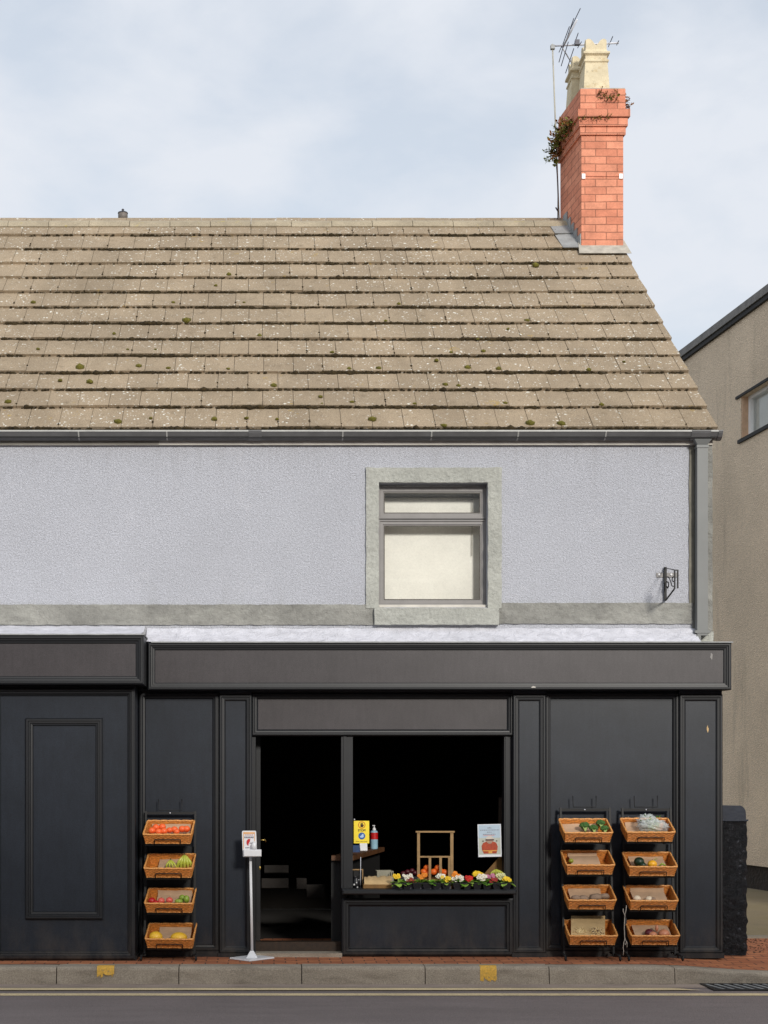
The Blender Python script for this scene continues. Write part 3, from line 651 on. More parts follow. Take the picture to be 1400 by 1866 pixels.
# ---- chimney
cy0, cs = 2.61, SC(2.61)
cx0, cx1, cdp, csk = 3.482, 3.939, .689, -.127
def czs(py): return CAMZ+(HY-py)/cs
def cbox(mb, g, z0, z1, mi=0, x0=cx0, x1=cx1, ya=cy0, d=cdp):
    """box following the skew of the gable, grown by g"""
    y0, y1 = ya-g, ya+d+g; f = lambda y: csk*(y-ya)
    return mb.hexa([(x0-g+f(y0),y0,z0),(x1+g+f(y0),y0,z0),(x1+g+f(y1),y1,z0),(x0-g+f(y1),y1,z0),(x0-g+f(y0),y0,z1),(x1+g+f(y0),y0,z1),(x1+g+f(y1),y1,z1),(x0-g+f(y1),y1,z1)], mi)
b = MB(); z246, z231, z216, z202, z163 = czs(246.5), czs(232), czs(216.5), czs(202), czs(163)
cbox(b, 0, 6.6, z246); cbox(b, .02, z246, z231); cbox(b, .037, z231, z216); cbox(b, .056, z216, z202); cbox(b, .018, z202, z163)
CH = b.build('chimney', 'chimney_brick', B)
b = MB(); n0 = 0
cbox(b, .012, z163, z163+.012)
f = lambda y: csk*(y-cy0); zt = z163
b.hexa([(cx0-.01,cy0-.01,zt+.012),(cx1+.01,cy0-.01,zt+.012),(cx1+.01+f(cy0+cdp),cy0+cdp,zt+.012),(cx0-.01+f(cy0+cdp),cy0+cdp,zt+.012),
        (cx0+.06,cy0+.07,zt+.05),(cx1-.05,cy0+.07,zt+.05),(cx1-.05+f(cy0+cdp),cy0+cdp-.07,zt+.05),(cx0+.06+f(cy0+cdp),cy0+cdp-.07,zt+.05)])
b.build('flaunching', 'mortar_flaunch', CH)
def pot(cx, cy, z0, H=.60):
    b = MB()
    def rg(w, z): h = w/2; return [(cx-h,cy-h,z0+z),(cx+h,cy-h,z0+z),(cx+h,cy+h,z0+z),(cx-h,cy+h,z0+z)]
    lv = [(.285,0),(.285,.02),(.245,.318),(.268,.328),(.268,.345),(.236,.36),(.24,.395),(.29,.412),(.29,.432),(.245,.445),(.228,.47)]
    vs = []; [vs.extend(rg(w_, z)) for w_, z in lv]
    fs = [(4*i+k, 4*i+(k+1)%4, 4*i+4+(k+1)%4, 4*i+4+k) for i in range(len(lv)-1) for k in range(4)]
    b.add(vs, fs)
    # scalloped crown: four walls, each with a curved dip
    h = .114; th = .03; n = 12; zb = z0+.47
    for (ax, ay) in ((0,-1),(1,0),(0,1),(-1,0)):
        pts = []
        for i in range(n+1):
            t = -1+2*i/n; top = .585-.07*math.exp(-((t)/.34)**2)-(.018 if abs(t) > .93 else 0)
            pts.append((t*h, top))
        ring = [(-h,.47)]+[(h,.47)]+[(p[0],p[1]) for p in reversed(pts)]
        out = []
        for dd in (h, h-th):
            for (u, z) in ring:
                if dd == h-th: u = max(-h+th*.98, min(h-th*.98, u))
                out.append((cx+ax*dd-ay*u, cy+ay*dd+ax*u, z0+z))
        m_ = len(ring)
        b.add(out, [tuple(range(m_)), tuple(reversed(range(m_,2*m_)))]+[(i, m_+i, m_+(i+1)%m_, (i+1)%m_) for i in range(m_)])
    return b
p1x = (X(1064,cy0+.06)+X(1112,cy0+.06))/2
pot(p1x, cy0+.205, z163+.02).build('chimney_pot', 'chimney_pot_clay', CH)
pot(p1x+csk*.40-.015, cy0+.575, z163+.02).build('chimney_pot', 'chimney_pot_clay', CH)
# lead work
b = MB()
sA = s_of_py(468); sB = s_of_py(457)
b.hexa([RP(cx0-.05,sA-.02,.048),RP(cx1+.06,sA-.02,.048),RP(cx1+.03,sB+.12,.06),RP(cx0-.02,sB+.12,.06),RP(cx0-.05,sA-.02,.053),RP(cx1+.06,sA-.02,.053),RP(cx1+.03,sB+.12,.066),RP(cx0-.02,sB+.12,.066)])
b.box(cx0-.012, cx1+.012, cy0-.012, cy0-.003, czs(466), czs(457.5))
b.build('flashing', 'mortar_flaunch', CH)
b = MB()
lx = lambda s: cx0+csk*(RP(0,s,0).y-cy0)
for (sa, sb_) in ((rs[11]-.01, rs[12]-.005), (rs[12]-.005, SL-.03)):
    b.hexa([RP(lx(sa)-.20,sa,.046),RP(lx(sa)-.002,sa,.046),RP(lx(sb_)-.002,sb_,.03),RP(lx(sb_)-.20,sb_,.03),RP(lx(sa)-.20,sa,.051),RP(lx(sa)-.002,sa,.056),RP(lx(sb_)-.002,sb_,.045),RP(lx(sb_)-.20,sb_,.035)])
for k in range(5):
    s_ = rs[11]-.02+k*.15; p = RP(0, s_, 0); xx = cx0+csk*(p.y-cy0)
    b.hexa([(xx-.008,p.y,p.z),(xx-.001,p.y,p.z),(xx-.001+csk*.14,p.y+.14,p.z+.1),(xx-.008+csk*.14,p.y+.14,p.z+.1),(xx-.012,p.y-.01,p.z+.2),(xx-.001,p.y-.01,p.z+.2),(xx-.001+csk*.12,p.y+.12,p.z+.2),(xx-.012+csk*.12,p.y+.12,p.z+.2)])
b.build('lead_flashing', 'lead', CH)
for px in (1063.5, 1131.5):
    MB().box(X(px-3,cy0), X(px+3,cy0), cy0-.012, cy0-.001, czs(326), czs(317)).build('cable_clip', 'white_plastic', CH)
MB().tube([(cx0+.03, cy0-.008, czs(321)), (cx1-.03, cy0-.008, czs(321.4))], .003, 5).build('cable', 'chimney_brick', CH)

# plants on the chimney
def weed(name, label, anchors, seed, spread, leafn, ll, up=(0,-.3,.4), mats=('weed_green','weed_brown')):
    random.seed(seed); t = thing(name, label, 'plant', anchors[0])
    st = MB(); g = MB(); br = MB()
    for a in anchors:
        for k in range(leafn):
            d = (Vector(up)+Vector((random.uniform(-1,1), random.uniform(-1,.3), random.uniform(-.8,1)))*spread).normalized()
            Ln = ll*random.uniform(.5,1.2); p0 = Vector(a)+Vector((random.uniform(-.03,.03), random.uniform(-.02,.02), random.uniform(-.02,.02)))
            pts = [p0+d*Ln*q+Vector((0,0,-.25*Ln*q*q)) for q in (0,.35,.7,1)]
            st.tube(pts, .002, 3, smooth=False)
            tgt = g if random.random() < .62 else br
            for q in range(9):
                u = .15+.85*q/8; c = pts[0].lerp(pts[3], u); c.z = pts[0].z+(pts[3].z-pts[0].z)*u+.06*Ln*u*(1-u)
                sd = Vector((random.uniform(-1,1), random.uniform(-1,.3), random.uniform(-1,1))).normalized()
                w_ = d.cross(sd).normalized()*Ln*.085; l_ = (sd*.7+d*.5).normalized()*Ln*.30
                tgt.add([c-w_*.5, c+l_*.5-w_, c+l_, c+l_*.5+w_, c+w_*.5], [(0,1,2,3,4)])
    st.build('stem', 'stem_brown', t); g.build('foliage', mats[0], t)
    if br.f: br.build('dry_foliage', mats[1], t)
    return t
def cedge(t, z): y = cy0+cdp*t; return Vector((cx0-.05+csk*(y-cy0), y, z))
anc = [cedge(t, z) for t, z in ((.25,z216+.0),(.35,z216),(.45,z216-.02),(.55,z216+.03),(.65,z216-.02),(.75,z216+.02),(.85,z216-.03),(.95,z216),(1.0,z216-.08),(.9,z216-.12),(.7,z216+.08),(.98,z216-.16))]
weed('overhanging_weed', 'large bushy brown and green weed hanging off the left corbel of the chimney', anc, 5, 1.0, 9, .13, (-.7,-.2,.25))
weed('crown_weed', 'green weed sprouting across the front top course of the chimney', [Vector((X(p,cy0),cy0-.025,czs(q))) for p, q in ((1093,172),(1098,178),(1105,178),(1112,182),(1118,180),(1124,172))], 6, 1.0, 5, .07, (0,-.4,.2))
weed('corner_weed', 'small brown weed jutting from the top right corner of the chimney', [Vector((cx1+.015,cy0+.1,czs(q))) for q in (172,178,185,190)], 8, .8, 4, .09, (.8,-.2,.5), ('weed_brown','weed_brown'))
weed('ledge_weed', 'low creeping weed along the projecting brick ledge on the chimney front', [Vector((X(p,cy0-.05),cy0-.045,czs(q))) for p, q in ((1060,219),(1068,218),(1076,219),(1084,221),(1092,219),(1100,218),(1110,217))], 9, 1.0, 4, .05, (0,-.4,.1))

# aerial
A = thing('tv_aerial', 'metal television aerial on a pale mast behind the chimney', 'aerial', P(1018,405,3.25))
ya = 3.25
MB().tube([P(1019.5,409,ya), P(1013,240,ya), P(1007,80,ya)], .0085, 8).build('mast', 'mast_paint', A)
b = MB(); b.box(X(1003.5,ya), X(1011,ya), ya-.025, ya+.015, Z(90,ya), Z(83,ya)); b.build('clamp', 'lead', A)
b = MB(); b.tube([P(1003,83.5,ya), P(1128,78,ya-.15)], .010, 6); b.build('boom', 'alu', A)
b = MB(); b.tube([P(1026,86,ya-.04), P(1052,35,ya-.3)], .012, 4).tube([P(1026,88,ya-.04), P(1043,116,ya+.25)], .008, 4); b.build('reflector_arm', 'alu', A)
b = MB()
for (x0,y0,x1,y1) in ((1058,15,1040,52),(1046,33,1031,76),(1038,48,1024,86),(1028,80,1019,113),(1036,76,1023,120),(1046,88,1031,133),(1024,84,1019,95),(1054,60,1047,80),(1060,76,1053,87),(1117,66,1109,85),(1128,74,1124,82)):
    b = MB(); b.tube([P(x0,y0,ya-.25), P(x1,y1,ya+.1)], .005, 5); b.build('rod', 'rod_dark', A)
b = MB(); b.box(X(1048,ya-.1), X(1056,ya-.1), ya-.12, ya-.08, Z(82,ya-.1), Z(73,ya-.1)); b.build('dipole_box', 'rod_dark', A)
b = MB(); b.tube([P(1014,300,ya-.012), P(1017,340,ya-.02), P(1016.5,400,ya-.02)], .005, 5).tube([P(1017,385,ya-.02),P(1013,378,ya-.05)], .008, 5); b.build('cable', 'rod_dark', A)
# cowl beyond the ridge
yc = 3.6
K = thing('roof_cowl', 'small grey metal flue cowl with a knob poking above the ridge', 'flue', P(224,430,yc))
cx = X(224,yc); zz = lambda p: Z(p,yc)
b = MB(); b.lathe((cx,yc,0), [(.05,zz(440)-.1),(.05,zz(400)),(.056,zz(399)),(.056,zz(389)),(.04,zz(387))], 10); b.build('body', 'cowl_metal', K)
b = MB(); b.lathe((cx,yc,0), [(.06,zz(389)),(.058,zz(387.5)),(.02,zz(385.5)),(.012,zz(384)),(.017,zz(382.5)),(.012,zz(380.8)),(.001,zz(380.5))], 12); b.build('cap', 'cowl_cap', K)

# sign bracket on the wall
S = thing('sign_bracket', 'empty black wrought iron sign bracket with scrolls on the wall', 'bracket', P(1214,1097,-.02))
b = MB(); b.box(X(1196), X(1236), -.008, -.001, Z(1052), Z(1044)).build('wall_plate', 'window_frame_grey', S)
b = MB(); b.box(X(1210.5,-.02), X(1215,-.02), -.03, -.0085, Z(1094), Z(1034))
b.build('upright', 'black_steel', S)
for px in (1201, 1223): MB().ball((X(px), -.012, Z(1047.5)), (.011,.005,.011)).build('bolt', 'white_plastic', S)
b = MB(); q = -.42
b.box(X(1229,q), X(1231.5,q), q, q+.012, Z(1071,q), Z(1038,q)).box(X(1234.5,q), X(1237,q), q, q+.012, Z(1072,q), Z(1038,q)).box(X(1231.5,q), X(1234.5,q), q, q+.004, Z(1040,q), Z(1038,q)); b.build('end_socket', 'black_steel', S)
b = MB(); b.tube([P(1212,1035,-.02), P(1230,1038.5,q+.01)], .004, 5).tube([P(1213.5,1094,-.02), P(1230,1072,q+.01)], .008, 5)
b.tube([P(1214,1052,-.06),P(1218,1051,-.1),P(1222,1058,-.16),P(1225,1068,-.22),P(1230,1069,-.36)], .005, 5)
b.tube([P(1214,1060,-.05),P(1218,1061,-.08),P(1219,1066,-.1),P(1217,1072,-.08),P(1215,1069,-.06)], .006, 5).tube([P(1230,1050,-.36),P(1226,1052,-.3),P(1225,1057,-.3),P(1227,1060,-.33),P(1231,1058,-.38)], .005, 5)
b.build('scroll', 'black_steel', S)

# ================================================================== SHOPFRONT
PROF = [(0,0),(0,.022),(.008,.03),(.018,.03),(.022,.022),(.032,.022),(.036,.014),(.048,.012),(.052,.0)]
def prof(w, d): return [(t*w/.052, p*d/.03) for t, p in PROF]
# --- right fascia
fY = -.20
fx0, fx1, fz0, fz1 = X(270,fY), X(1332,fY), Z(1257,fY), Z(1172,fY)
b = MB(); b.box(fx0, fx1, fY+.012, 0, fz0, fz1)
FA = b.build('fascia', LIT, B)
MB().mould(fx0-.001, fx1+.001, fz0-.001, fz1+.001, fY+.014, [(0,-.1),(0,.028),(.01,.034),(.022,.034),(.027,.024),(.04,.022),(.044,.014),(.058,.012),(.064,.004)]).build('moulding', MLD, FA)
MB().box(fx0+.03, fx1+.012, fY-.03, -.02, fz1+.001, fz1+.012).build('fascia_capping', 'lead', FA)
# --- left fascia
lY = -.50
lx1, lz0, lz1 = X(262,lY), Z(1247,lY), Z(1158,lY)
FB = MB().box(BL, lx1, lY+.012, 0, lz0, lz1).build('fascia', LIT, B)
MB().mould(BL, lx1+.001, lz0-.001, lz1+.001, lY+.014, [(0,-.45),(0,.028),(.012,.034),(.026,.034),(.031,.024),(.046,.022),(.052,.014),(.066,.012),(.072,.004)]).build('moulding', MLD, FB)
MB().box(BL, lx1+.008, lY-.03, -.02, lz1+.001, lz1+.012).build('fascia_capping', 'lead', FB)
# --- left front
pY = -.33
LP_ = MB(); lxr = X(247,pY)
LP_.box(BL, lxr, pY, 0, 0, Z(1247,pY)+.05)
LP = LP_.build('side_panel', PNT, B, label='wide dark panelled front left of the shop')
fr = [(0,.0),(0,.05),(.012,.056),(.03,.056),(.036,.044),(.05,.042),(.056,.02),(.066,.018),(.07,.0)]
xl, xr_ = X(1,pY)-.07, lxr-.0
MB().mould(xl+.0, xr_, .012, Z(1254,pY), pY, fr).build('moulding', MLD, LP)
MB().mould(xl-1.25, xl-.001, .012, Z(1254,pY), pY, fr).build('moulding', MLD, LP)
MB().mould(X(47,pY), X(188,pY), Z(1675,pY), Z(1309,pY), pY, prof(.068,.036)).build('inner_moulding', MLD, LP)
b = MB(); b.box(BL, lxr+.012, pY-.03, 0, -.005, .04); b.build('plinth_board', MLD, LP)
# --- right bays
bY = -.03
def zt(py, y=bY): return Z(py, y)
def bay(pa, pb, ptop, name='panel', mould_l=True, mould_r=True):
    x0, x1 = X(pa,bY), X(pb,bY)
    p = MB().box(x0, x1, bY, 0, 0, Z(1255,bY)).build(name, PNT, B)
    MB().mould(x0, x1, .05, Z(ptop,bY), bY, [(0,0),(0,.035),(.014,.04),(.03,.04),(.036,.026),(.052,.022),(.058,.002)]).build('moulding', MLD, p)
    MB().box(x0, x1, bY-.05, bY-.001, -.01, .05).build('plinth_board', MLD, p)
    return p
bay(254, 399, 1262); bay(992, 1237, 1262)
qY = -.075
def pilaster(pa, pb):
    x0, x1 = X(pa,qY), X(pb,qY)
    p = MB().box(x0, x1, qY, 0, 0, Z(1256,qY)).build('pilaster', PNT, B)
    MB().mould(x0-.001, x1+.001, .035, Z(1266,qY), qY, [(0,-.02),(0,.016),(.008,.022),(.02,.022),(.026,.014),(.046,.012),(.054,.004),(.06,.0)]).build('moulding', MLD, p)
    MB().box(x0-.012, x1+.012, qY-.03, -.001, -.01, .036).build('plinth_board', MLD, p)
pilaster(400, 459); pilaster(935, 994); pilaster(1238, 1316)
# transom
x0, x1 = X(459,bY), X(935,bY)
TR = MB().box(x0, x1, bY-.01, .1, Z(1341,bY), Z(1255,bY)).build('transom', LIT, B)
MB().mould(x0, x1, Z(1341,bY), Z(1263,bY), bY-.01, [(0,-.02),(0,.02),(.01,.03),(.024,.03),(.03,.018),(.044,.016),(.05,.008),(.058,.001)]).build('moulding', MLD, TR)
# posts
b = MB(); b.box(X(622,bY), X(643,bY), bY-.005, .10, Z(1628,bY), Z(1341,bY)-.001).box(X(626,bY), X(631,bY), bY-.014, bY-.0051, Z(1628,bY), Z(1341,bY)-.001)
b.build('mullion', MLD, B)
b = MB(); b.box(X(459,bY), X(466,bY), bY, .14, .03, Z(1341,bY)-.001); b.build('door_jamb', MLD, B)
b = MB(); b.box(X(919,bY), X(935,bY), bY-.004, .1, Z(1628,bY), Z(1341,bY)-.001).box(X(921,bY), X(925,bY), bY-.012, bY-.0041, Z(1628,bY), Z(1341,bY)-.001); b.build('window_jamb', MLD, B)
# stall riser and counter sill
x0, x1 = X(623,-.06), X(935,-.06)
SR = MB().box(x0, x1, -.06, .0, 0, Z(1640,-.06)).build('stall_riser', PNT, B)
MB().mould(x0, x1, .012, Z(1637,-.06), -.06, [(0,0),(0,.03),(.014,.036),(.034,.036),(.04,.024),(.058,.022),(.066,.008),(.076,.0)]).build('moulding', MLD, SR)
sillz = Z(1621,-.24)
MB().bbox(x0-.005, x1+.0, -.255, .16, sillz-.045, sillz, .01).build('counter_sill', MLD, B)
# threshold
b = MB(); b.box(X(465,-.06), X(623,-.06), -.11, .06, -.01, .035).build('door_step', 'kerb_concrete', B)
MB().box(X(466,0), X(622,0), .062, .2, .0, Z(1716,.1)).build('door_sill', 'dark_wood', B)
# door leaf, standing open against the left side
dY = .14
xh = X(466,dY)+.004; zt_, zb_ = Z(1341,dY)+.03, Z(1716,dY)
DR = MB().hexa([(xh,.19,zb_),(xh+.04,.19,zb_),(xh-.02,.95,zb_),(xh-.06,.95,zb_),(xh,.19,zt_),(xh+.04,.19,zt_),(xh-.02,.95,zt_),(xh-.06,.95,zt_)]).build('door', MLD, B)
b = MB(); b.tube([(xh+.03,.24,Z(1531,.24)), (xh+.085,.24,Z(1531,.24)), (xh+.09,.26,Z(1534,.24))], .007, 6); b.build('handle', 'brass', DR)
MB().ball((xh+.035, .19, Z(1582,.19)), (.009,.006,.018)).build('lock_plate', 'brass', DR)
# dim crates deep in the shop
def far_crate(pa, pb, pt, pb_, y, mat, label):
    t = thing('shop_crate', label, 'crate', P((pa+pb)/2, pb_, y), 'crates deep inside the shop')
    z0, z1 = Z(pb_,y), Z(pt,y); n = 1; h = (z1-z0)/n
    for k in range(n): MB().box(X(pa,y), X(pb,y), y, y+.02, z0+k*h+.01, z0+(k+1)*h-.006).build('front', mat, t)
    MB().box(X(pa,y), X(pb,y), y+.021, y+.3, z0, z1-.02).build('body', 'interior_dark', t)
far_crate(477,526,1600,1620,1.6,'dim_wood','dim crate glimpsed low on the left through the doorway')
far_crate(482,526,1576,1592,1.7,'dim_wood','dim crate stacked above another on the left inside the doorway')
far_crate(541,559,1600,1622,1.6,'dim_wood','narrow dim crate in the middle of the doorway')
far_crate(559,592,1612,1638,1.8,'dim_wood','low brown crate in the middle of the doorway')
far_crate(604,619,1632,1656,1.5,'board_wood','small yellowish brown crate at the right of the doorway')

def chip(px, py, w_, h_, y, mat, par, sd):
    random.seed(sd); c = P(px, py, y); n = 9
    pts = [(c.x+w_/2*math.cos(2*math.pi*k/n)*random.uniform(.5,1.1), y, c.z+h_/2*math.sin(2*math.pi*k/n)*random.uniform(.5,1.1)) for k in range(n)]
    MB().poly(pts, .002).build('paint_chip', mat, par)
chip(1297, 1196, .03, .07, fY+.0105, 'window_frame_grey', FA, 1); chip(1290, 1328, .02, .07, qY-.0015, 'kraft_bag', B, 2); chip(973, 1252, .05, .02, fY-.022, 'board_white', FA, 3)
random.seed(12)
# inside
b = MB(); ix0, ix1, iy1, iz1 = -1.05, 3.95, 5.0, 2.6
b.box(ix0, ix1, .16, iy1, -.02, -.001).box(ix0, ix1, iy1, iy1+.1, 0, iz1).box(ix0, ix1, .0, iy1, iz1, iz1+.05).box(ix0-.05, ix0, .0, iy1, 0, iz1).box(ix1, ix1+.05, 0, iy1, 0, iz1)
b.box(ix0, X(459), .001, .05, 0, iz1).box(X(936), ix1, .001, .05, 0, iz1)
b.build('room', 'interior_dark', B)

# black rubble pillar at the shop's right corner
PL = thing('rubble_pillar', 'stubby black painted rubble stone pillar with rounded slate cap at the right corner', 'pillar', (4.3,.3,0))
b = MB(); x0, x1, y0, y1, z1 = 4.10, X(1356,.2), .12, .55, Z(1494,.14); nx_, nz_ = 14, 60
def shell(u, v):  # u around (0..1 front, then right side)
    return
vs = []; cols = [(x0+(x1-x0)*i/nx_, y0) for i in range(nx_+1)]+[(x1, y0+(y1-y0)*i/nx_) for i in range(1,nx_+1)]
for j in range(nz_+1):
    z = z1*j/nz_
    for (x, y) in cols:
        a = .020*nz((x*1.0,y,z*1.3),11)+.024*nz((x,y,z),24)
        e = a*(.5 if y == y0 else 0); vs.append((x+(a*.4 if x >= x1-.001 else 0)-.012*(1-z/z1 > .98), y-e-.004, z-.01))
m_ = len(cols); b.add(vs, [(j*m_+i, j*m_+i+1, (j+1)*m_+i+1, (j+1)*m_+i) for j in range(nz_) for i in range(m_-1)], 0, False)
b.add([(x0,y0,z1-.012),(x1,y0,z1-.012),(x1,y1,z1-.012),(x0,y1,z1-.012)], [(0,1,2,3)])
b.build('stonework', 'rubble_black_paint', PL)
b = MB(); b.box(x0, x1+.008, y0-.02, y1, z1-.012, z1+.004)
sec = [(x0, z1+.004), (x1-.01, z1+.004), (x1-.012, z1+.06)]+[(x1-.075+.063*math.cos(a), z1+.06+.072*math.sin(a)) for a in [R(20*k) for k in range(1,5)]]+[(x0, z1+.132)]
b.poly([(x, y0-.012, z) for x, z in sec], y1-y0+.01); b.build('cap', 'slate_cap', PL)

# ================================================================== NEIGHBOUR
NB = thing('neighbour_building', 'tall beige roughcast building with dark parapet coping at the right edge', 'building', (8, 6, 0))
def nbx(y): return 7.42-.113*(y-7.97)
y0, y1, zt_, zb_ = 1.2, 12.2, 8.70, .36
wy0, wy1, wza, wzb = 6.6, 8.86, Z(799,8.8), Z(722,8.8)
def nwall(ya, yb, za, zb, off=0, th=.3):
    return [(nbx(ya)-off,ya,za),(nbx(ya)+th,ya,za),(nbx(yb)+th,yb,za),(nbx(yb)-off,yb,za),(nbx(ya)-off,ya,zb),(nbx(ya)+th,ya,zb),(nbx(yb)+th,yb,zb),(nbx(yb)-off,yb,zb)]
b = MB(); b.hexa(nwall(y0,wy0,zb_,zt_)).hexa(nwall(wy1,y1,zb_,zt_)).hexa(nwall(wy0,wy1,zb_,wza)).hexa(nwall(wy0,wy1,wzb,zt_))
b.box(nbx(y0)+.3, 16, y0, y0+.3, 0, zt_).box(nbx(y1)+.3, 16, y1-.3, y1, 0, zt_); b.build('wall', 'neighbour_render', NB)
MB().hexa(nwall(y0,y1,-.05,zb_,-.05)).build('plinth', 'neighbour_plinth', NB)
b = MB(); b.hexa(nwall(y0-.1,y1+.05,zt_+.07,zt_+.19,.07,1.2)); b.build('coping', 'neighbour_trim', NB)
b = MB(); b.hexa(nwall(y0-.08,y1+.03,zt_,zt_+.069,.045,1.0)); b.build('coping_underside', 'neighbour_trim_dark', NB)
b = MB(); b.hexa(nwall(y0,y1,zt_-.3,zt_+.1,-.32,8)); b.build('flat_roof', 'neighbour_trim', NB)
NW = MB(); NW.hexa(nwall(wy0,wy1,wza,wza+.05,-.10,.2)).hexa(nwall(wy0,wy1,wzb-.05,wzb,-.10,.2)).hexa(nwall(wy1-.1,wy1-.03,wza+.05,wzb-.05,-.10,.2)).hexa(nwall(wy1-.9,wy1-.84,wza+.05,wzb-.05,-.10,.2)).hexa(nwall(wy0,wy0+.06,wza+.05,wzb-.05,-.1,.2))
NW = NW.build('window', 'white_upvc', NB)
ya_, yb_ = wy0+.06, wy1-.1
MB().add([(nbx(yb_)+.15,yb_,wza+.05),(nbx(ya_)+.15,ya_,wza+.05),(nbx(ya_)+.15,ya_,wzb-.05),(nbx(yb_)+.15,yb_,wzb-.05)], [(0,1,2,3)]).build('glass_pane', 'window_glass', NW)
MB().hexa(nwall(wy0,wy1,wza,wzb,-.19,.22)).build('net_curtain', 'blind_cream', NW)
MB().hexa(nwall(wy1-.03,wy1-.001,wza,wzb,-.02,.25)).build('reveal', 'tan_reveal', NW)
MB().hexa(nwall(wy0-.1,wy1+.06,wza-.055,wza-.001,.03,.2)).build('sill', 'neighbour_trim_dark', NW)
MB().hexa(nwall(wy0-.1,wy1+.14,wzb+.001,wzb+.04,.025,.2)).build('lintel', 'neighbour_trim_dark', NW)

# unseen brick terrace added behind the camera to shade the foot of the shop
OP = thing('shade_terrace', 'unseen brick terrace added behind the camera to shade the shop', 'building', (1, -18, 0))
MB().box(-34, 36, -24, -17, 0, 7.3).build('wall', 'shade_terrace_brick', OP)
MB().box(-34.2, 36.2, -24.2, -16.8, 7.3, 7.42).build('coping', 'neighbour_trim', OP)
MB().box(-34, 36, -17, -16.94, 0, .7).build('shade_terrace_plinth', 'white_plaster', OP)
for k in range(-10, 12):
    for zc in (1.8, 5.2):
        f_ = MB().box(k*3-.6, k*3+.6, -17, -16.95, zc-.75, zc+.75).build('window', 'white_upvc', OP)
        MB().box(k*3-.52, k*3+.52, -16.949, -16.94, zc-.67, zc+.67).build('pane', 'board_black', f_)

# ================================================================== BASKETS AND RACKS
BWD, BDP, BHT = .425, .285, .098
def basket_proto():
    random.seed(3)
    t = thing('wicker_basket', 'x', 'basket', (0,0,0)); 
    def rr(w, d, n=56, ph=0, amp=0, wob=0, z=0):
        pts = []; per = 2*(w+d)
        for i in range(n):
            s = per*i/n
            if s < w: p = (-w/2+s, -d/2); nn = (0,-1)
            elif s < w+d: p = (w/2, -d/2+s-w); nn = (1,0)
            elif s < 2*w+d: p = (w/2-(s-w-d), d/2); nn = (0,1)
            else: p = (-w/2, d/2-(s-2*w-d)); nn = (-1,0)
            k = amp*(1 if (i+ph) % 2 else -1)
            pts.append((p[0]+nn[0]*k, p[1]+nn[1]*k, z+wob*math.sin(i*1.3+ph)))
        return pts+[pts[0]]
    b = MB(); rows = 11
    for r_ in range(rows):
        u = r_/(rows-1); w_ = BWD-.03+u*.026; d_ = BDP-.03+u*.026
        b.tube(rr(w_, d_, 64, r_ % 2, .0032, .0007, .006+u*(BHT-.014)), .0052, 5, cap=False)
    for i in range(26):   # uprights
        pass
    # inner lining so no gaps show through
    for sx in (-1, 1):
        b.hexa([(sx*(BWD-.036)/2-.002,-BDP/2+.02,.004),(sx*(BWD-.036)/2+.002,-BDP/2+.02,.004),(sx*(BWD-.036)/2+.002,BDP/2-.02,.004),(sx*(BWD-.036)/2-.002,BDP/2-.02,.004),
                (sx*(BWD-.012)/2-.002,-BDP/2+.006,BHT-.008),(sx*(BWD-.012)/2+.002,-BDP/2+.006,BHT-.008),(sx*(BWD-.012)/2+.002,BDP/2-.006,BHT-.008),(sx*(BWD-.012)/2-.002,BDP/2-.006,BHT-.008)])
        b.hexa([(-BWD/2+.02,sx*(BDP-.036)/2-.002,.004),(BWD/2-.02,sx*(BDP-.036)/2-.002,.004),(BWD/2-.02,sx*(BDP-.036)/2+.002,.004),(-BWD/2+.02,sx*(BDP-.036)/2+.002,.004),
                (-BWD/2+.006,sx*(BDP-.012)/2-.002,BHT-.008),(BWD/2-.006,sx*(BDP-.012)/2-.002,BHT-.008),(BWD/2-.006,sx*(BDP-.012)/2+.002,BHT-.008),(-BWD/2+.006,sx*(BDP-.012)/2+.002,BHT-.008)])
    b.box(-BWD/2+.017, BWD/2-.017, -BDP/2+.017, BDP/2-.017, .002, .007)
    b.build('body', 'wicker', t, local=True)
    b = MB(); b.tube(rr(BWD, BDP, 72, 0, .0012, .0016, BHT), [.0085+.0014*math.sin(i*1.9) for i in range(73)], 6, cap=False)
    b.tube(rr(BWD-.028, BDP-.028, 60, 0, 0, .001, .005), .006, 5, cap=False)
    b.build('rim', 'wicker_rim', t, local=True)
    return t
BP = basket_proto(); first = [True]
def bmatrix(px0, px1, py, yaw, tilt=24, yf=-.42):
    c = P((px0+px1)/2, py, yf)
    Rm = Euler((R(tilt), 0, R(yaw)), 'XYZ').to_matrix()
    org = c-Rm@Vector((0, -BDP/2, BHT))
    return Matrix.Translation(org)@Rm.to_4x4(), Rm, org
def place_basket(px0, px1, py, yaw, label, grp, tilt=24):
    M, Rm, org = bmatrix(px0, px1, py, yaw, tilt)
    if first[0]: t = BP; first[0] = False
    else:
        t = BP.copy(); C.objects.link(t)
        for ch in list(BP.children): c = ch.copy(); C.objects.link(c); c.parent = t
    t.location = org; t.rotation_euler = Rm.to_euler(); t['label'] = label; t['group'] = grp
    return M
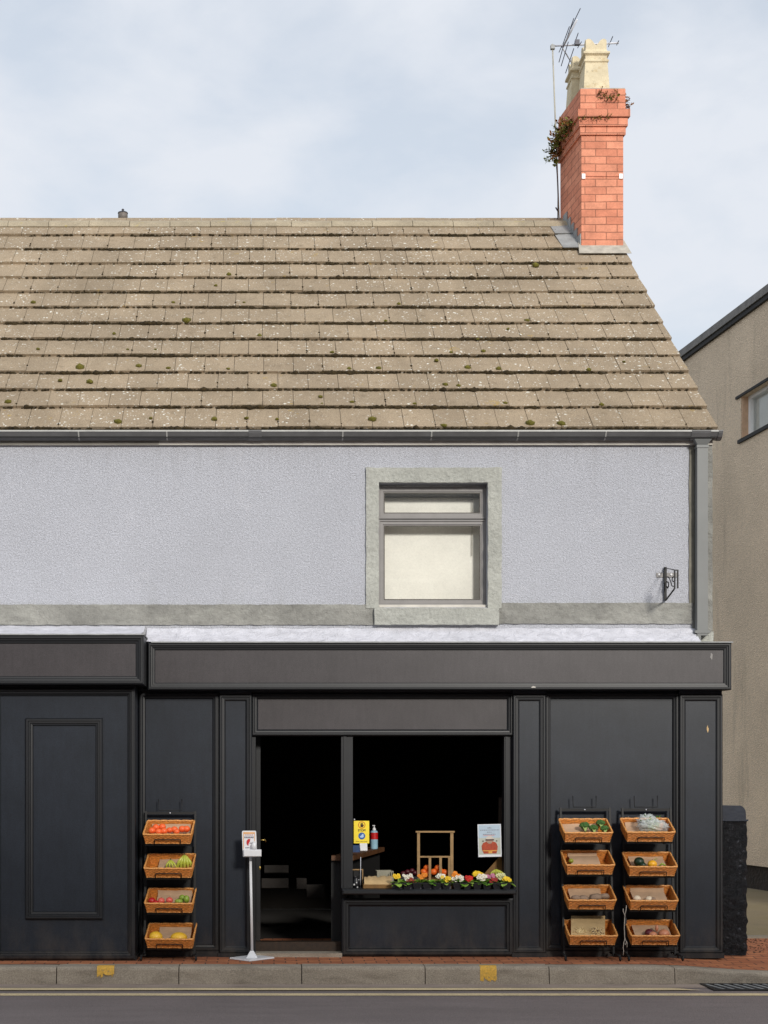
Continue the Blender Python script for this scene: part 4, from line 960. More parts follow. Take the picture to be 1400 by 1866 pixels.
def rack(pl, pr, ptop, rows, yaw, where, label):
    yb, yf = -.10, -.36
    t = thing('display_rack', label, 'rack', (X((pl+pr)/2, -.22), -.22, 0), 'black produce racks against the shopfront')
    xl, xr = X(pl, yb), X(pr, yb); ztop = Z(ptop, yb)
    b = MB(); r = .009
    for x in (xl+r, xr-r): b.hexa([(x-r,yb-.16,.03),(x+r,yb-.16,.03),(x+r,yb-.14,.03),(x-r,yb-.14,.03),(x-r,yb-.01,ztop),(x+r,yb-.01,ztop),(x+r,yb+.01,ztop),(x-r,yb+.01,ztop)])
    b.box(xl+2*r, xr-2*r, yb-.01, yb+.01, ztop-.03, ztop-.008)
    b.build('frame', 'black_steel', t)
    b = MB(); xm = (xl+xr)/2-.005; hw = .105
    b.tube([(xm-hw,yb,Z(ptop-21,yb)),(xm-hw+.004,yb,ztop+.006),(xm+hw,yb,ztop+.006),(xm+hw,yb,Z(ptop-22,yb))], .005, 6); b.build('sign_holder', 'black_steel', t)
    MB().ball((xm, yb-.012, ztop-.018), .006, 8, 6).build('screw', 'alu', t)
    for x in (xl+r, xr-r):
        b = MB(); b.tube([(x-.0,yb-.03,.045),(x+(-.02 if x < xm else .02),yf-.04,.045)], .010, 6); b.build('foot_bar', 'black_steel', t)
    for x in (xl-.01, xr+.01):
        MB().ball((x, yf-.05, .022), (.012,.022,.022), 12, 8).build('castor', 'black_steel', t)
    bk = MB(); bk.box(xl+2*r, xr-2*r, yb+.03, yb+.035, .10, Z(rows[0][2]+22, yb)); bk.build('back_sheet', 'black_steel', t)
    Ms = []
    for k, (p0, p1, py) in enumerate(rows):
        M, Rm, org = bmatrix(p0, p1, py, yaw)
        sh = MB(); sh.box(-BWD/2+.01, BWD/2-.01, -BDP/2, BDP/2+.01, -.012, -.004).box(-BWD/2+.02, -BWD/2+.035, BDP/2+.01, BDP/2+.04, -.03, .0).xf(M); sh.build('shelf', 'black_steel', t)
        wr = MB(); e = -BDP/2-.010
        wr.tube([(-.112,e+.004,-.012),(-.115,e-.004,.05),(-.108,e-.004,.056),(.112,e-.004,.056),(.118,e-.004,.05),(.118,e+.004,-.012)], .0042, 5).xf(M); wr.build('wire_guard', 'black_steel', t)
        Ms.append(M)
    return Ms
ORD = ['top', 'second', 'third', 'bottom']
r1 = [(263,346,1521),(262.5,350,1583),(264,350.5,1647),(265.5,351,1712)]
r2 = [(1029,1117.5,1518),(1033,1121,1577),(1036.5,1123,1641),(1039,1125,1706)]
r3 = [(1144,1230,1517),(1148.5,1233.5,1580),(1150,1235,1642),(1151.5,1239,1706)]
M1 = rack(264.5, 358, 1478, r1, -4, 0, 'black metal produce rack standing between the two shopfronts, left of the sanitiser stand')
M2 = rack(1020, 1113, 1472, r2, -.5, 0, 'black metal produce rack with broccoli on top, nearer the window')
M3 = rack(1132.5, 1224, 1472, r3, -1, 0, 'black metal produce rack with a bag of greens on top, nearest the right corner')
cont = [['heaped with oranges, top of the left rack', 'holding green bananas, left rack', 'holding red and green apples, left rack', 'holding two yellow melons, bottom of the left rack'],
        ['holding broccoli on brown paper', 'nearly empty with folded paper, below the broccoli', 'holding dusty potatoes', 'holding an upright bag of pale nuts and beans'],
        ['holding a clear bag of greens', 'holding a dark squash and yellow pepper', 'holding a few white onions', 'holding brown and red onions, nearest the pillar']]
for rw, yw, cn in ((r1,-4,cont[0]),(r2,-.5,cont[1]),(r3,-1,cont[2])):
    for (p0,p1,py), c in zip(rw, cn): place_basket(p0, p1, py, yw, 'tilted wicker basket '+c, 'wicker baskets on the racks')

# papers (follow the basket floor then climb its back)
def paper(M, x0, x1, back, label, mat='kraft_paper', y0=-.10, seed=0, lift=.0):
    b = MB(); n = 10; prof_ = [(y0, .012), (-.03, .013+lift), (.06, .02+lift), (.10, .035+lift*.6), (.118, .055), (.126, back)]
    vs = []
    for i in range(n+1):
        x = x0+(x1-x0)*i/n
        for (y, z) in prof_: vs.append((x+.003*nz((y,z,seed),20), y+.004*nz((x,z,seed),14), z+.006*nz((x,y,seed+3),12)))
    k = len(prof_); b.add(vs, [(i*k+j, (i+1)*k+j, (i+1)*k+j+1, i*k+j+1) for i in range(n) for j in range(k-1)], 0, True)
    b.xf(M).build('paper_liner', mat, label=label, cat='paper', group='paper liners in the baskets')
pl = 'brown paper sheet lining the basket '
paper(M1[0], -.17, .18, .072, pl+'of oranges', seed=1); paper(M1[1], -.11, .10, .055, pl+'beside the bananas', seed=2, lift=.02)
paper(M1[2], -.13, .18, .088, pl+'behind the apples', seed=3, lift=.02); paper(M1[3], -.12, .17, .07, pl+'around the melons', seed=4, lift=.02)
paper(M2[0], -.18, .12, .06, pl+'under the broccoli', seed=5, lift=.02); paper(M2[1], -.15, .11, .085, 'folded brown paper sheet standing in the near empty basket under the broccoli', seed=6, lift=.05)
paper(M2[2], -.16, .13, .075, pl+'behind the potatoes', seed=7, lift=.02); paper(M3[0], -.17, -.02, .07, pl+'left of the bagged greens', seed=9, lift=.02)
paper(M3[1], -.16, .15, .065, pl+'behind the dark squash', seed=10, lift=.03); paper(M3[2], -.15, .15, .085, pl+'behind the white onions', seed=11, lift=.03)
paper(M3[3], -.15, .17, .055, pl+'under the brown onions', seed=12, lift=.03)

# ---- produce
def roundf(name, px, py, y, rpx, mat, label, cat, grp=None, sq=(1,1,.94), stem=None, rot=0, jit=0):
    c = P(px, py, y); r = rpx/SC(y)
    b = MB(); b.ball(c, (r*sq[0], r*sq[1], r*sq[2]), 16, 10, M=Euler((0, R(rot), 0)).to_matrix() if rot else None, jit=jit)
    if stem is None: return b.build(name, mat, label=label, cat=cat, group=grp)
    t = thing(name, label, cat, c-Vector((0,0,r)), grp)
    b.build('skin', mat, t); s_ = MB(); s_.tube([c+Vector((0,0,r*.85)), c+Vector((.002,0,r*1.12))], .0016, 5) if stem == 'up' else s_.ball(c+Vector((0,-r*.93,r*.2)), (.003,.002,.003), 6, 4)
    s_.build('stem', 'stem_brown', t); return t
og = [(277,1514,-.34,'leftmost orange in the top left basket'),(284,1508,-.28,'orange second from the left, resting on the back row'),(289,1516,-.35,'orange at the front, just right of the leftmost'),
      (296,1507,-.27,'highest orange of the heap, top centre'),(299,1515,-.34,'orange directly below the highest one'),(309,1513,-.31,'small orange right of the heap centre'),
      (318,1512,-.30,'orange in the middle of the right half of the basket'),(322,1516,-.35,'orange low at the front, right of centre'),(332,1511,-.30,'second orange from the right end'),(340,1511,-.30,'rightmost orange in the top left basket')]
for (px, py, y, l) in og: roundf('orange', px, py, y, 6.6 if px not in (309,322) else 5.6, 'tangerine_skin', l, 'orange', 'oranges in the top left basket', stem='dot')
roundf('apple', 277,1642,-.34,7,'apple_red','deep red apple at the left end of the apple basket','apple','apples in the left rack',stem='up')
roundf('apple', 294,1642,-.34,6.5,'apple_pink','pink apple in the middle of the apple basket','apple','apples in the left rack',stem='up')
roundf('apple', 309,1641,-.34,6.5,'apple_pink','pink red apple next to the green fruit','apple','apples in the left rack',stem='up')
roundf('apple', 284,1646,-.37,5.5,'apple_red','small dark red apple low between the deep red and pink apples','apple','apples in the left rack',stem='up')
roundf('green_apple', 332,1636,-.28,5.8,'lime_green','dark green apple highest of the green ones','apple','green apples in the left rack',stem='dot')
roundf('green_apple', 340,1639,-.30,6.5,'lime_green','green apple at the right end of the basket','apple','green apples in the left rack',sq=(.85,.9,1.15),stem='up')
roundf('green_apple', 326,1643,-.34,6.5,'lime_green','yellow green apple lying lowest at the front','apple','green apples in the left rack',sq=(1.2,1,.75),stem='dot')
roundf('melon', 284,1708,-.32,12,'melon_yellow','round yellow melon at the left of the bottom basket','melon','yellow melons',sq=(1.05,1,.9),stem='dot')
roundf('melon', 326,1709,-.32,13,'melon_yellow','long yellow melon at the right of the bottom basket','melon','yellow melons',sq=(1.2,1,.78),stem='dot')
def bananas(px, py, y, n, sc, lean, label, mat='banana_skin', fan=13):
    t = thing('banana_bunch', label, 'bananas', P(px, py+28*sc, y), 'banana bunches'); top = P(px, py, y)
    for i in range(n):
        a = (i-(n-1)/2)/max(1,(n-1)/2); b = MB(); pts = []; rr = []
        for k in range(9):
            u = k/8; x = top.x+(a*fan*math.sin(u*2.0)*1.0+lean*u)/SC(y)*sc; z = top.z-u*28*sc/SC(y)
            yy = y-.025*math.sin(u*math.pi)-.01*(1-abs(a)); pts.append((x, yy, z)); rr.append((.004 if k == 0 else .0145*math.sin(min(1,(.18+u)*1.0)*math.pi*.62+.25)*(1 if k < 8 else .5))*sc*1.05)
        b.tube(pts, rr, 7); b.build('banana', mat, t)
    MB().tube([top+Vector((0,0,-.004)), top+Vector((0,0,.014))], .006, 6).build('stalk', 'stem_brown', t)
bananas(336.5, 1558, -.28, 5, .95, 0, 'large green yellow bunch of bananas at the right of its basket')
bananas(311, 1567, -.30, 4, .62, 3, 'smaller bunch of bananas left of the large green bunch', fan=14)
# broccoli
def broccoli(px, py, y, r, label, seed):
    random.seed(seed); t = thing('broccoli', label, 'broccoli', P(px, py+r, y), 'broccoli heads'); b = MB(); c = P(px, py, y); R_ = r/SC(y)
    for i in range(70):
        d = Vector((random.gauss(0,1), random.gauss(0,1), abs(random.gauss(0,1))*.8+.0)).normalized(); b.blob(c+Vector((d.x*R_, d.y*R_*.8, d.z*R_*.85))*.85, R_*random.uniform(.2,.32))
    b.ball(c, R_*.8, 10, 7); b.build('florets', 'broccoli_head', t)
    s_ = MB()
    for k in range(3): s_.tube([c+Vector(((k-1)*R_*.35,-R_*.55,-R_*.1)), c+Vector(((k-1)*R_*.1,-R_*.8,-R_*.75)), c+Vector((0,-R_*.8,-R_*1.0))], [R_*.14,R_*.12,R_*.2], 6)
    s_.build('stalk', 'broccoli_stalk', t)
broccoli(1065.5,1506,-.28,9,'round dark broccoli head at the left of the group',31); broccoli(1082,1510,-.33,8,'pale stalked broccoli in the middle, showing its cut side',32)
broccoli(1095,1501,-.24,8,'broccoli head set furthest back in the basket',33); broccoli(1102,1511,-.33,7.5,'flat broccoli at the right end of the group',34)
roundf('pear', 1041,1569,-.36,4.5,'pear_green','single yellow green pear in the near empty basket','pear',stem='up')
for i, (px, py, rx, l) in enumerate(((1050,1637,8,'leftmost dusty potato in the third basket'),(1064,1638,8.5,'smooth potato second from the left'),(1086,1636,10,'long potato right of the gap in the middle'),(1102,1634,8,'rightmost potato, leaning on the basket end'))):
    roundf('potato', px, py, -.32, rx, 'potato', l, 'potato', 'potatoes in the third basket', (1.15,.8,.72), jit=.25)
roundf('squash', 1165,1571,-.33,9.5,'squash_dark','dark green squash in the basket beside the yellow pepper','squash',stem='dot',sq=(1,1,.95))
roundf('small_squash', 1172,1577,-.36,6,'squash_dark','small dark green squash tucked beside the large one','squash')
roundf('pepper', 1189,1575,-.34,8,'pepper_yellow','yellow pepper with curled green stalk','pepper',sq=(1.1,.9,.9),stem='up')
b = MB(); b.tube([P(1195,1577,-.34),P(1192,1571,-.33),P(1193,1566,-.33),P(1198,1565,-.33)], .003, 5).tube([P(1202,1578,-.34),P(1207,1574,-.34),P(1213,1578,-.34)], .009, 6); b.build('green_chilli', 'lime_green', label='green chilli lying right of the yellow pepper', cat='chilli')
roundf('white_onion', 1161,1638,-.33,7.5,'white_onion','whitest round onion at the left of its basket','onion','white onions',sq=(1,1,.85),stem='dot')
roundf('white_onion', 1183,1639,-.33,7,'white_onion','pale onion in the centre of its basket','onion','white onions',sq=(1,1,.85),stem='up')
roundf('white_onion', 1190,1640,-.34,6,'potato','greyish onion half hidden right of the pale one','onion','white onions',sq=(1,1,.85))
roundf('red_onion', 1183.5,1701,-.32,8.5,'red_onion','dark red onion casting a shadow in the bottom right basket','onion',stem='dot')
roundf('brown_onion', 1190,1704,-.35,8,'brown_onion','brown onion in front of the dark red one','onion','brown onions',sq=(1,1,.8))
roundf('brown_onion', 1210,1702,-.33,10,'brown_onion','large brown onion at the right end of the bottom basket','onion','brown onions',sq=(1.05,1,.85),stem='up')
roundf('shallot', 1197,1692,-.28,4.5,'brown_onion','small upright shallot with a pale tip between the onions','shallot',sq=(.7,.7,1.5),stem='up')
# upright paper bag of nuts and beans (bottom basket, middle rack)
random.seed(40)
BG = thing('paper_bag', 'tall kraft paper bag standing in the bottom basket filled with pale nuts', 'bag', P(1072,1715,-.34))
b = MB(); vs = []; n = 12
for i in range(n+1):
    u = i/n; px = 1041+u*62
    for k, (py, y) in enumerate(((1708,-.40),(1700,-.36),(1690,-.30),(1680,-.22),(1670,-.17))):
        p = P(px-(4-k)*0+(k-4)*.8*(0 if u < .5 else -1)*0, py-(0 if k < 4 else 1), y+.006*nz((u*5,k,0),2)); vs.append(p)
b.add(vs, [(i*5+k, (i+1)*5+k, (i+1)*5+k+1, i*5+k+1) for i in range(n) for k in range(4)], 0, True); b.build('sheet', 'kraft_bag', BG)
for (cx_, cy_, w_, mt_, nm) in ((1058,1697,13,'nut_pale','nuts'),(1087,1697,14,'nut_pale','beans')):
    b = MB()
    for i in range(170):
        u, v = random.gauss(0,.5), random.gauss(0,.45)
        if abs(u) > 1 or abs(v) > 1: continue
        b.blob(P(cx_+u*w_, cy_+v*8, -.355+v*-.03), (.006,.005,.004), random.random() < .25 and nm == 'beans')
    b.build(nm, [mt_, 'dark_plum'], BG, kind='stuff')
# bag of greens
GB = thing('greens_bag', 'clear cellophane bag of leafy greens bulging over the basket rim', 'bag', P(1188,1520,-.3))
random.seed(41); b = MB()
for i in range(120):
    c = P(1187+random.gauss(0,9), 1504+random.gauss(0,6), -.30+random.uniform(-.03,.05)); d = Vector((random.uniform(-1,1),random.uniform(-1,1),random.uniform(-.3,1))).normalized()*.03
    w_ = d.cross(Vector((random.random(),random.random(),1))).normalized()*.007; b.add([c-w_*.3,c+d*.5-w_,c+d,c+d*.5+w_,c+w_*.3], [(0,1,2,3,4)])
b.build('leaves', 'leaf_green', GB)
b = MB()
for i in range(6): b.tube([P(1184+i*3,1518,-.33),P(1182+i*3.2,1500,-.31),P(1180+i*3.4,1492,-.28)], .003, 4)
b.build('stalks', 'leaf_pale', GB)
b = MB(); b.ball(P(1190,1506,-.31), (.125,.06,.058), 34, 20, jit=.55).ball(P(1180,1496,-.28), (.085,.04,.05), 26, 16, jit=.9); b.build('film', 'cellophane', GB)

# string with loops hanging between the racks
b = MB(); yy = -.40
b.tube([P(1136,1741,yy),P(1137,1733,yy),P(1136,1727,yy),P(1137,1718,yy),P(1139,1712,yy),P(1138,1690,yy),P(1139,1668,yy),P(1136,1661,yy),P(1136,1656,yy)], .0035, 5)
b.tube([P(1139,1668,yy),P(1141,1660,yy),P(1142,1650,yy)], .0035, 5).tube([P(1139,1710,yy),P(1142,1717,yy),P(1140,1722,yy),P(1137,1719,yy),P(1139,1710,yy),P(1143,1718,yy),P(1143,1727,yy)], .003, 5)
b.build('hanging_cord', 'string_white', label='pale knotted cord hanging between the two right hand racks', cat='cord')

# ================================================================== SANITISER STAND
T = thing('sanitiser_stand', 'white hand sanitiser stand with a sign and drip tray beside the door', 'stand', P(459,1748,-.25))
c = P(459.5,1747.5,-.25); hd = .2
b = MB(); q = [(c.x-hd,c.y-.02),(c.x-.02,c.y-hd),(c.x+hd,c.y+.02),(c.x+.02,c.y+hd)]
b.hexa([(x,y,.004) for x,y in q]+[(x*.98+c.x*.02,y*.98+c.y*.02,.018) for x,y in q]); b.build('base_plate', 'white_plastic', T)
b = MB(); b.hexa([(c.x-.05,c.y-.05,.018),(c.x+.05,c.y-.05,.018),(c.x+.05,c.y+.05,.018),(c.x-.05,c.y+.05,.018),(c.x-.016,c.y-.016,.075),(c.x+.014,c.y-.016,.075),(c.x+.014,c.y+.014,.075),(c.x-.016,c.y+.014,.075)]); b.build('foot', 'white_plastic', T)
top = P(456.5,1562,-.25)
b = MB(); b.tube([(c.x,c.y,.07),(top.x,top.y,top.z)], .0125, 10); b.build('pole', 'white_plastic', T)
yh = -.30
b = MB(); z0, z1 = Z(1562,yh), Z(1514,yh); x0, x1 = X(441,yh), X(467,yh); pts = []
for (cx_, cz_, a0) in ((x1-.012,z1-.012,0),(x0+.012,z1-.012,90),(x0+.008,z0+.008,180),(x1-.008,z0+.008,270)):
    for k in range(5): a = R(a0+k*22.5); rr = .012 if a0 < 180 else .008; pts.append((cx_+rr*math.cos(a)+ (.0 if cz_ > z0+.1 else .008), yh, cz_+rr*math.sin(a)))
b.poly(list(reversed(pts)), .012); BKB = b.build('backboard', 'white_plastic', T)
b = MB(); y2 = yh-.001
def fl(mb, a, c_, d, e, y=None, mi=0): mb.box(X(a,yh), X(c_,yh), (y if y else y2)-.0012, (y if y else y2), Z(e,yh), Z(d,yh), mi)
fl(b, 443.4,464.6,1516.5,1519.8); fl(b, 443.4,444.6,1519.8,1547); fl(b, 463.5,464.6,1519.8,1539); b.build('sign_border', 'sign_orange', BKB)
b = MB()
for i in range(5): fl(b, 446.5+i*3.1, 448.8+i*3.1, 1521, 1522.4)
b.build('sign_text', 'ink_pink', BKB)
b = MB()
for i in range(6): fl(b, 445.5+i*2.9, 447.7+i*2.9, 1524.6, 1527.4, mi=0)
for i in range(3): fl(b, 447.5+i*2.6, 449.3+i*2.6, 1544, 1546)
b.build('sign_text', 'ink_grey', BKB)
b = MB(); cc_ = P(453.5,1535,yh)
pts = [(cc_.x+.013,yh-.004,cc_.z+.030),(cc_.x-.004,yh-.004,cc_.z+.030),(cc_.x-.018,yh-.004,cc_.z+.014),(cc_.x-.020,yh-.004,cc_.z-.008),(cc_.x-.012,yh-.004,cc_.z-.026),(cc_.x-.004,yh-.004,cc_.z-.032),(cc_.x-.002,yh-.004,cc_.z-.014),(cc_.x+.009,yh-.004,cc_.z+.004)]
b.poly(pts, .0025); b.build('hand_symbol', 'ink_red', BKB)
b = MB(); b.bbox(X(444,yh-.06), X(476.5,yh-.06), yh-.07, yh-.0015, Z(1561,yh-.06), Z(1548.5,yh-.06), .005); b.build('drip_tray', 'white_plastic', T)
b = MB(); cb = P(463,1548,yh-.035); b.lathe(cb, [(.001,0),(.024,0),(.024,.04),(.02,.05),(.010,.056),(.007,.064),(.001,.065)], 14).box(cb.x-.022, cb.x+.008, cb.y-.008, cb.y+.008, cb.z+.065, cb.z+.072); b.build('bottle', 'white_plastic', T)

# ================================================================== WINDOW DISPLAY
# counter going back
cz = Z(1560, .05)+.0
CT = thing('shop_counter', 'brown wooden counter running back inside the window on the left', 'counter', (X(660,.6),.6,0))
def cpt(u, side): # u 0..1 back, side 0 left 1 right edge
    ax, ay, bx, by = X(644,.1), .12, X(701,2.0), 2.0
    x = ax+(bx-ax)*u; y = ay+(by-ay)*u; return (x-.2*(1-side), y+.0)
b = MB(); a0, a1, c0, c1 = cpt(0,0), cpt(0,1), cpt(1,0), cpt(1,1)
b.hexa([(a0[0],a0[1],cz-.045),(a1[0],a1[1],cz-.045),(c1[0],c1[1],cz-.045),(c0[0],c0[1],cz-.045),(a0[0],a0[1],cz),(a1[0],a1[1],cz),(c1[0],c1[1],cz),(c0[0],c0[1],cz)]); b.build('top', 'counter_wood', CT)
b = MB(); b.hexa([(a0[0],a0[1]+.05,0),(a1[0]-.05,a1[1]+.05,0),(c1[0]-.05,c1[1],0),(c0[0],c0[1],0),(a0[0],a0[1]+.05,cz-.046),(a1[0]-.05,a1[1]+.05,cz-.046),(c1[0]-.05,c1[1],cz-.046),(c0[0],c0[1],cz-.046)]); b.build('cabinet', 'board_black', CT)
# stop notice
def text_mesh(body, size, loc, mat, parent, name='sign_text', bold=0):
    cu = bpy.data.curves.new(name, 'FONT'); cu.body = body; cu.size = size; cu.align_x = 'CENTER'; cu.align_y = 'CENTER'; cu.extrude = .0004; cu.offset = bold
    o = bpy.data.objects.new('tmp', cu); C.objects.link(o); bpy.context.view_layer.update()
    me = bpy.data.meshes.new_from_object(o); bpy.data.objects.remove(o)
    M = Matrix.Translation(Vector(loc)-ROOT[parent.name])@Euler((R(90),0,0)).to_matrix().to_4x4(); me.transform(M)
    me.materials.clear(); me.materials.append(mt(mat)); o = bpy.data.objects.new(name, me); C.objects.link(o); o.parent = parent; return o
def disc(cx, cz, r, y, th=.0012, n=24, r2=None):
    b = MB()
    if r2 is None: b.poly([(cx+r*math.cos(2*math.pi*i/n), y, cz-r*math.sin(2*math.pi*i/n)) for i in range(n)][::-1], th)
    else:
        vs = []
        for rr in (r, r2):
            for i in range(n): a = 2*math.pi*i/n; vs.append((cx+rr*math.cos(a), y, cz+rr*math.sin(a)))
        b.add(vs, [(i,(i+1)%n,n+(i+1)%n,n+i) for i in range(n)])
    return b
ys = .02
SG = thing('stop_notice', 'yellow STOP notice with a hand and blue hand washing symbol in the window', 'notice', P(659,1537,ys))
MB().box(X(645,ys), X(673,ys), ys, ys+.003, Z(1537,ys), Z(1496,ys)).build('board', 'sign_yellow', SG)
hc = P(659.5,1503.5,ys-.002)
disc(hc.x, hc.z, .033, ys-.0015, n=28, r2=.027).build('ring', 'ink_orange', SG)
b = MB(); b.box(hc.x-.012, hc.x+.012, ys-.002, ys-.0008, hc.z-.02, hc.z+.002)
for k, (dx_, h_) in enumerate(((-.0105,.012),(-.0045,.018),(.0015,.019),(.0075,.015))): b.box(hc.x+dx_-.0012, hc.x+dx_+.0032, ys-.002, ys-.0008, hc.z+.002, hc.z+.002+h_)
b.poly([(hc.x+.012,ys-.002,hc.z-.014),(hc.x+.022,ys-.002,hc.z+.002),(hc.x+.018,ys-.002,hc.z+.005),(hc.x+.012,ys-.002,hc.z-.002)], .0012)
b.build('hand_symbol', 'ink_black', SG)
text_mesh('STOP!', .027, (X(659.5,ys), ys-.001, Z(1513.6,ys)), 'ink_black', SG, bold=.0008)
wc = P(659.5,1523.5,ys)
disc(wc.x, wc.z, .032, ys-.0015).build('wash_disc', 'ink_blue', SG)
b = MB(); b.poly([(wc.x-.018,ys-.003,wc.z-.004),(wc.x-.006,ys-.003,wc.z+.004),(wc.x+.006,ys-.003,wc.z+.020),(wc.x+.016,ys-.003,wc.z+.014),(wc.x+.018,ys-.003,wc.z-.008),(wc.x+.006,ys-.003,wc.z-.016),(wc.x-.012,ys-.003,wc.z-.016)][::-1], .001)
b.build('wash_symbol', 'ink_pale_blue', SG)
text_mesh('Please sanitise hands', .0125, (X(659,ys), ys-.001, Z(1533.6,ys)), 'ink_black', SG)
MB().ball((X(646,ys), ys, Z(1493.5,ys)), .007, 8, 6).build('hook', 'alu', SG)
# hand gel bottle etc on the counter
yb = 1.5
G = thing('gel_bottle', 'red labelled pump bottle of hand gel behind the yellow notice', 'bottle', P(682,1545,yb))
cb = P(682,1546,yb); cb.z = cz
b = MB(); zt2 = Z(1514,yb)-cb.z; b.lathe(cb, [(.001,0),(.036,0),(.038,.01),(.038,zt2-.012),(.03,zt2),(.012,zt2+.004)], 16); b.build('bottle', 'gel_blue', G)
b = MB(); b.lathe(cb+Vector((0,0,.10)), [(.0388,0),(.0388,zt2-.118)], 16); b.build('label', 'label_red', G)
b = MB(); b.lathe(cb+Vector((0,0,zt2+.004)), [(.017,0),(.019,.012),(.014,.022),(.005,.03),(.005,.052),(.001,.053)], 12).box(cb.x-.018, cb.x+.01, cb.y-.006, cb.y+.006, cb.z+zt2+.05, cb.z+zt2+.056); b.build('pump', 'white_plastic', G)
b = MB(); z_ = cz; b.box(X(643.5,.8), X(656,.8), .8, .92, cz, Z(1540.5,.8)); b.build('glove_box', 'card_blue', label='dark blue carton on the counter under the yellow notice', cat='box')
b = MB(); u = 1.15; b.hexa([(X(657,u),u,cz),(X(670,u),u+.02,cz),(X(671,u),u+.1,cz),(X(658,u),u+.1,cz),(X(656,u),u+.04,Z(1536,u)),(X(670,u),u+.05,Z(1537,u)),(X(670,u),u+.1,Z(1537,u)),(X(656,u),u+.1,Z(1536,u))]); b.build('tissue_box', 'paper_white', label='white tissue box between the blue carton and gel bottle', cat='box')
# poster
yp = .0
PS = thing('poster', 'poster of a person in an orange jacket, hung at the right of the window', 'poster', P(892,1562,yp))
def pp(u, v, d=0): # poster coords 0..1 ; slightly tilted
    return P(870.5+u*42.5+v*1.6, 1502.5+v*59.5-u*.8, yp-d)
def pq(mb, u0, v0, u1, v1, d): a = [pp(u0,v1,d),pp(u1,v1,d),pp(u1,v0,d),pp(u0,v0,d)]; mb.poly(a, .001)
b = MB(); pq(b, 0,0,1,1,.0); b.build('sheet', 'paper_white', PS)
b = MB(); pq(b, .035,.02,.965,.42,.0016); b.build('sky_print', 'poster_sky', PS)
b = MB(); pq(b, .035,.42,.965,.925,.0016); b.build('beach_print', 'poster_sand', PS)
b = MB(); b.poly([pp(u,v,.003) for u,v in ((.24,.90),(.16,.78),(.15,.66),(.22,.57),(.40,.52),(.62,.52),(.78,.57),(.84,.68),(.82,.80),(.78,.90))], .001); b.build('jacket_print', 'jacket_orange', PS)
b = MB(); b.poly([pp(.5+.14*math.cos(a), .50+.10*math.sin(a),.0046) for a in [2*math.pi*i/14 for i in range(14)]], .001); b.build('face_print', 'skin_tone', PS)
b = MB(); b.poly([pp(u,v,.0062) for u,v in ((.32,.47),(.36,.40),(.45,.365),(.57,.365),(.66,.41),(.70,.47))], .001); b.build('hat_print', 'hat_cream', PS)
b = MB(); pq(b, .33,.46,.69,.495,.0078); pq(b, .19,.50,.25,.53,.0046); pq(b, .77,.50,.83,.53,.0046); b.build('shadow_print', 'ink_black', PS)
b = MB(); pq(b, .20,.80,.81,.825,.0046); pq(b, .44,.83,.60,.895,.0046); b.build('belt_print', 'belt_yellow', PS)
b = MB()
for r_, (v, u0, u1) in enumerate(((.17,.10,.92),(.235,.40,.60),(.30,.22,.76))):
    u = u0
    while u < u1: w_ = random.uniform(.03,.09); pq(b, u, v, min(u+w_,u1), v+.018, .0031); u += w_+.02
b.poly([pp(u,v,.0031) for u,v in ((.40,.125),(.44,.10),(.47,.118),(.50,.085),(.53,.118),(.56,.10),(.60,.125))], .001)
b.build('print_text', 'ink_grey', PS)
b = MB(); pq(b,.24,.335,.72,.352,.0031); b.build('print_text', 'ink_pink', PS)

# wooden slatted crate standing on end
yw = .10
CR = thing('wooden_crate', 'empty pale wooden crate frame standing behind the flowers', 'crate', P(793,1600,yw))
def wb(mb, a, c_, d, e, y=yw, th=.012): mb.box(X(a,y), X(c_,y), y, y+th, Z(e,y), Z(d,y))
zb = 1612
for (a, c_) in ((760.5,765.5),(821,826.5)): b = MB(); wb(b, a, c_, 1517.5, zb, yw, .02); b.build('upright', 'crate_wood', CR)
b = MB(); wb(b, 758, 829, 1514.5, 1517.4, yw-.01, .035); b.build('top_rail', 'crate_wood', CR)
b = MB(); wb(b, 765.6, 820.9, 1560, 1563, yw+.002, .012); b.build('middle_rail', 'crate_wood', CR)
for (a, c_) in ((781.5,786),(801,805.5),(817,820.5)): b = MB(); wb(b, a, c_, 1563.1, zb, yw+.002, .01); b.build('slat', 'crate_wood', CR)
for (px, py, l) in ((778,1582,'orange upper left behind the crate slats'),(772,1589,'orange low against the left crate upright'),(778.5,1593,'orange lowest left of the first slat'),(790.5,1589,'orange low between the two crate slats'),
                    (798,1582,'orange upper centre behind the crate slats'),(811,1590,'orange low right between slat and right upright'),(803,1588,'orange hidden behind the second crate slat')):
    roundf('orange', px, py, .17, 6.3, 'orange_skin', l, 'orange', 'oranges behind the crate', stem='dot')
MB().box(X(764,.2), X(822,.2), .13, .42, sillz+.001, Z(1601,.2)).build('fruit_box', 'board_wood', label='low brown fruit box under the oranges inside the window', cat='box')
for (px, py, l) in ((735,1592,'leftmost dark plum behind the white flowers'),(743,1589,'dark plum in the middle of its heap'),(751,1587,'highest dark plum of the heap'),(756,1591,'rightmost dark plum near the crate'),(746,1593,'dark plum low in the centre')):
    roundf('plum', px, py, .12, 5, 'dark_plum', l, 'plum', 'dark plums in the window', stem='dot')
MB().box(X(728,.14), X(761,.14), .06, .22, sillz+.001, Z(1597,.12)).build('plum_tray', 'pot_black', label='dark tray holding the plums in the window', cat='tray')
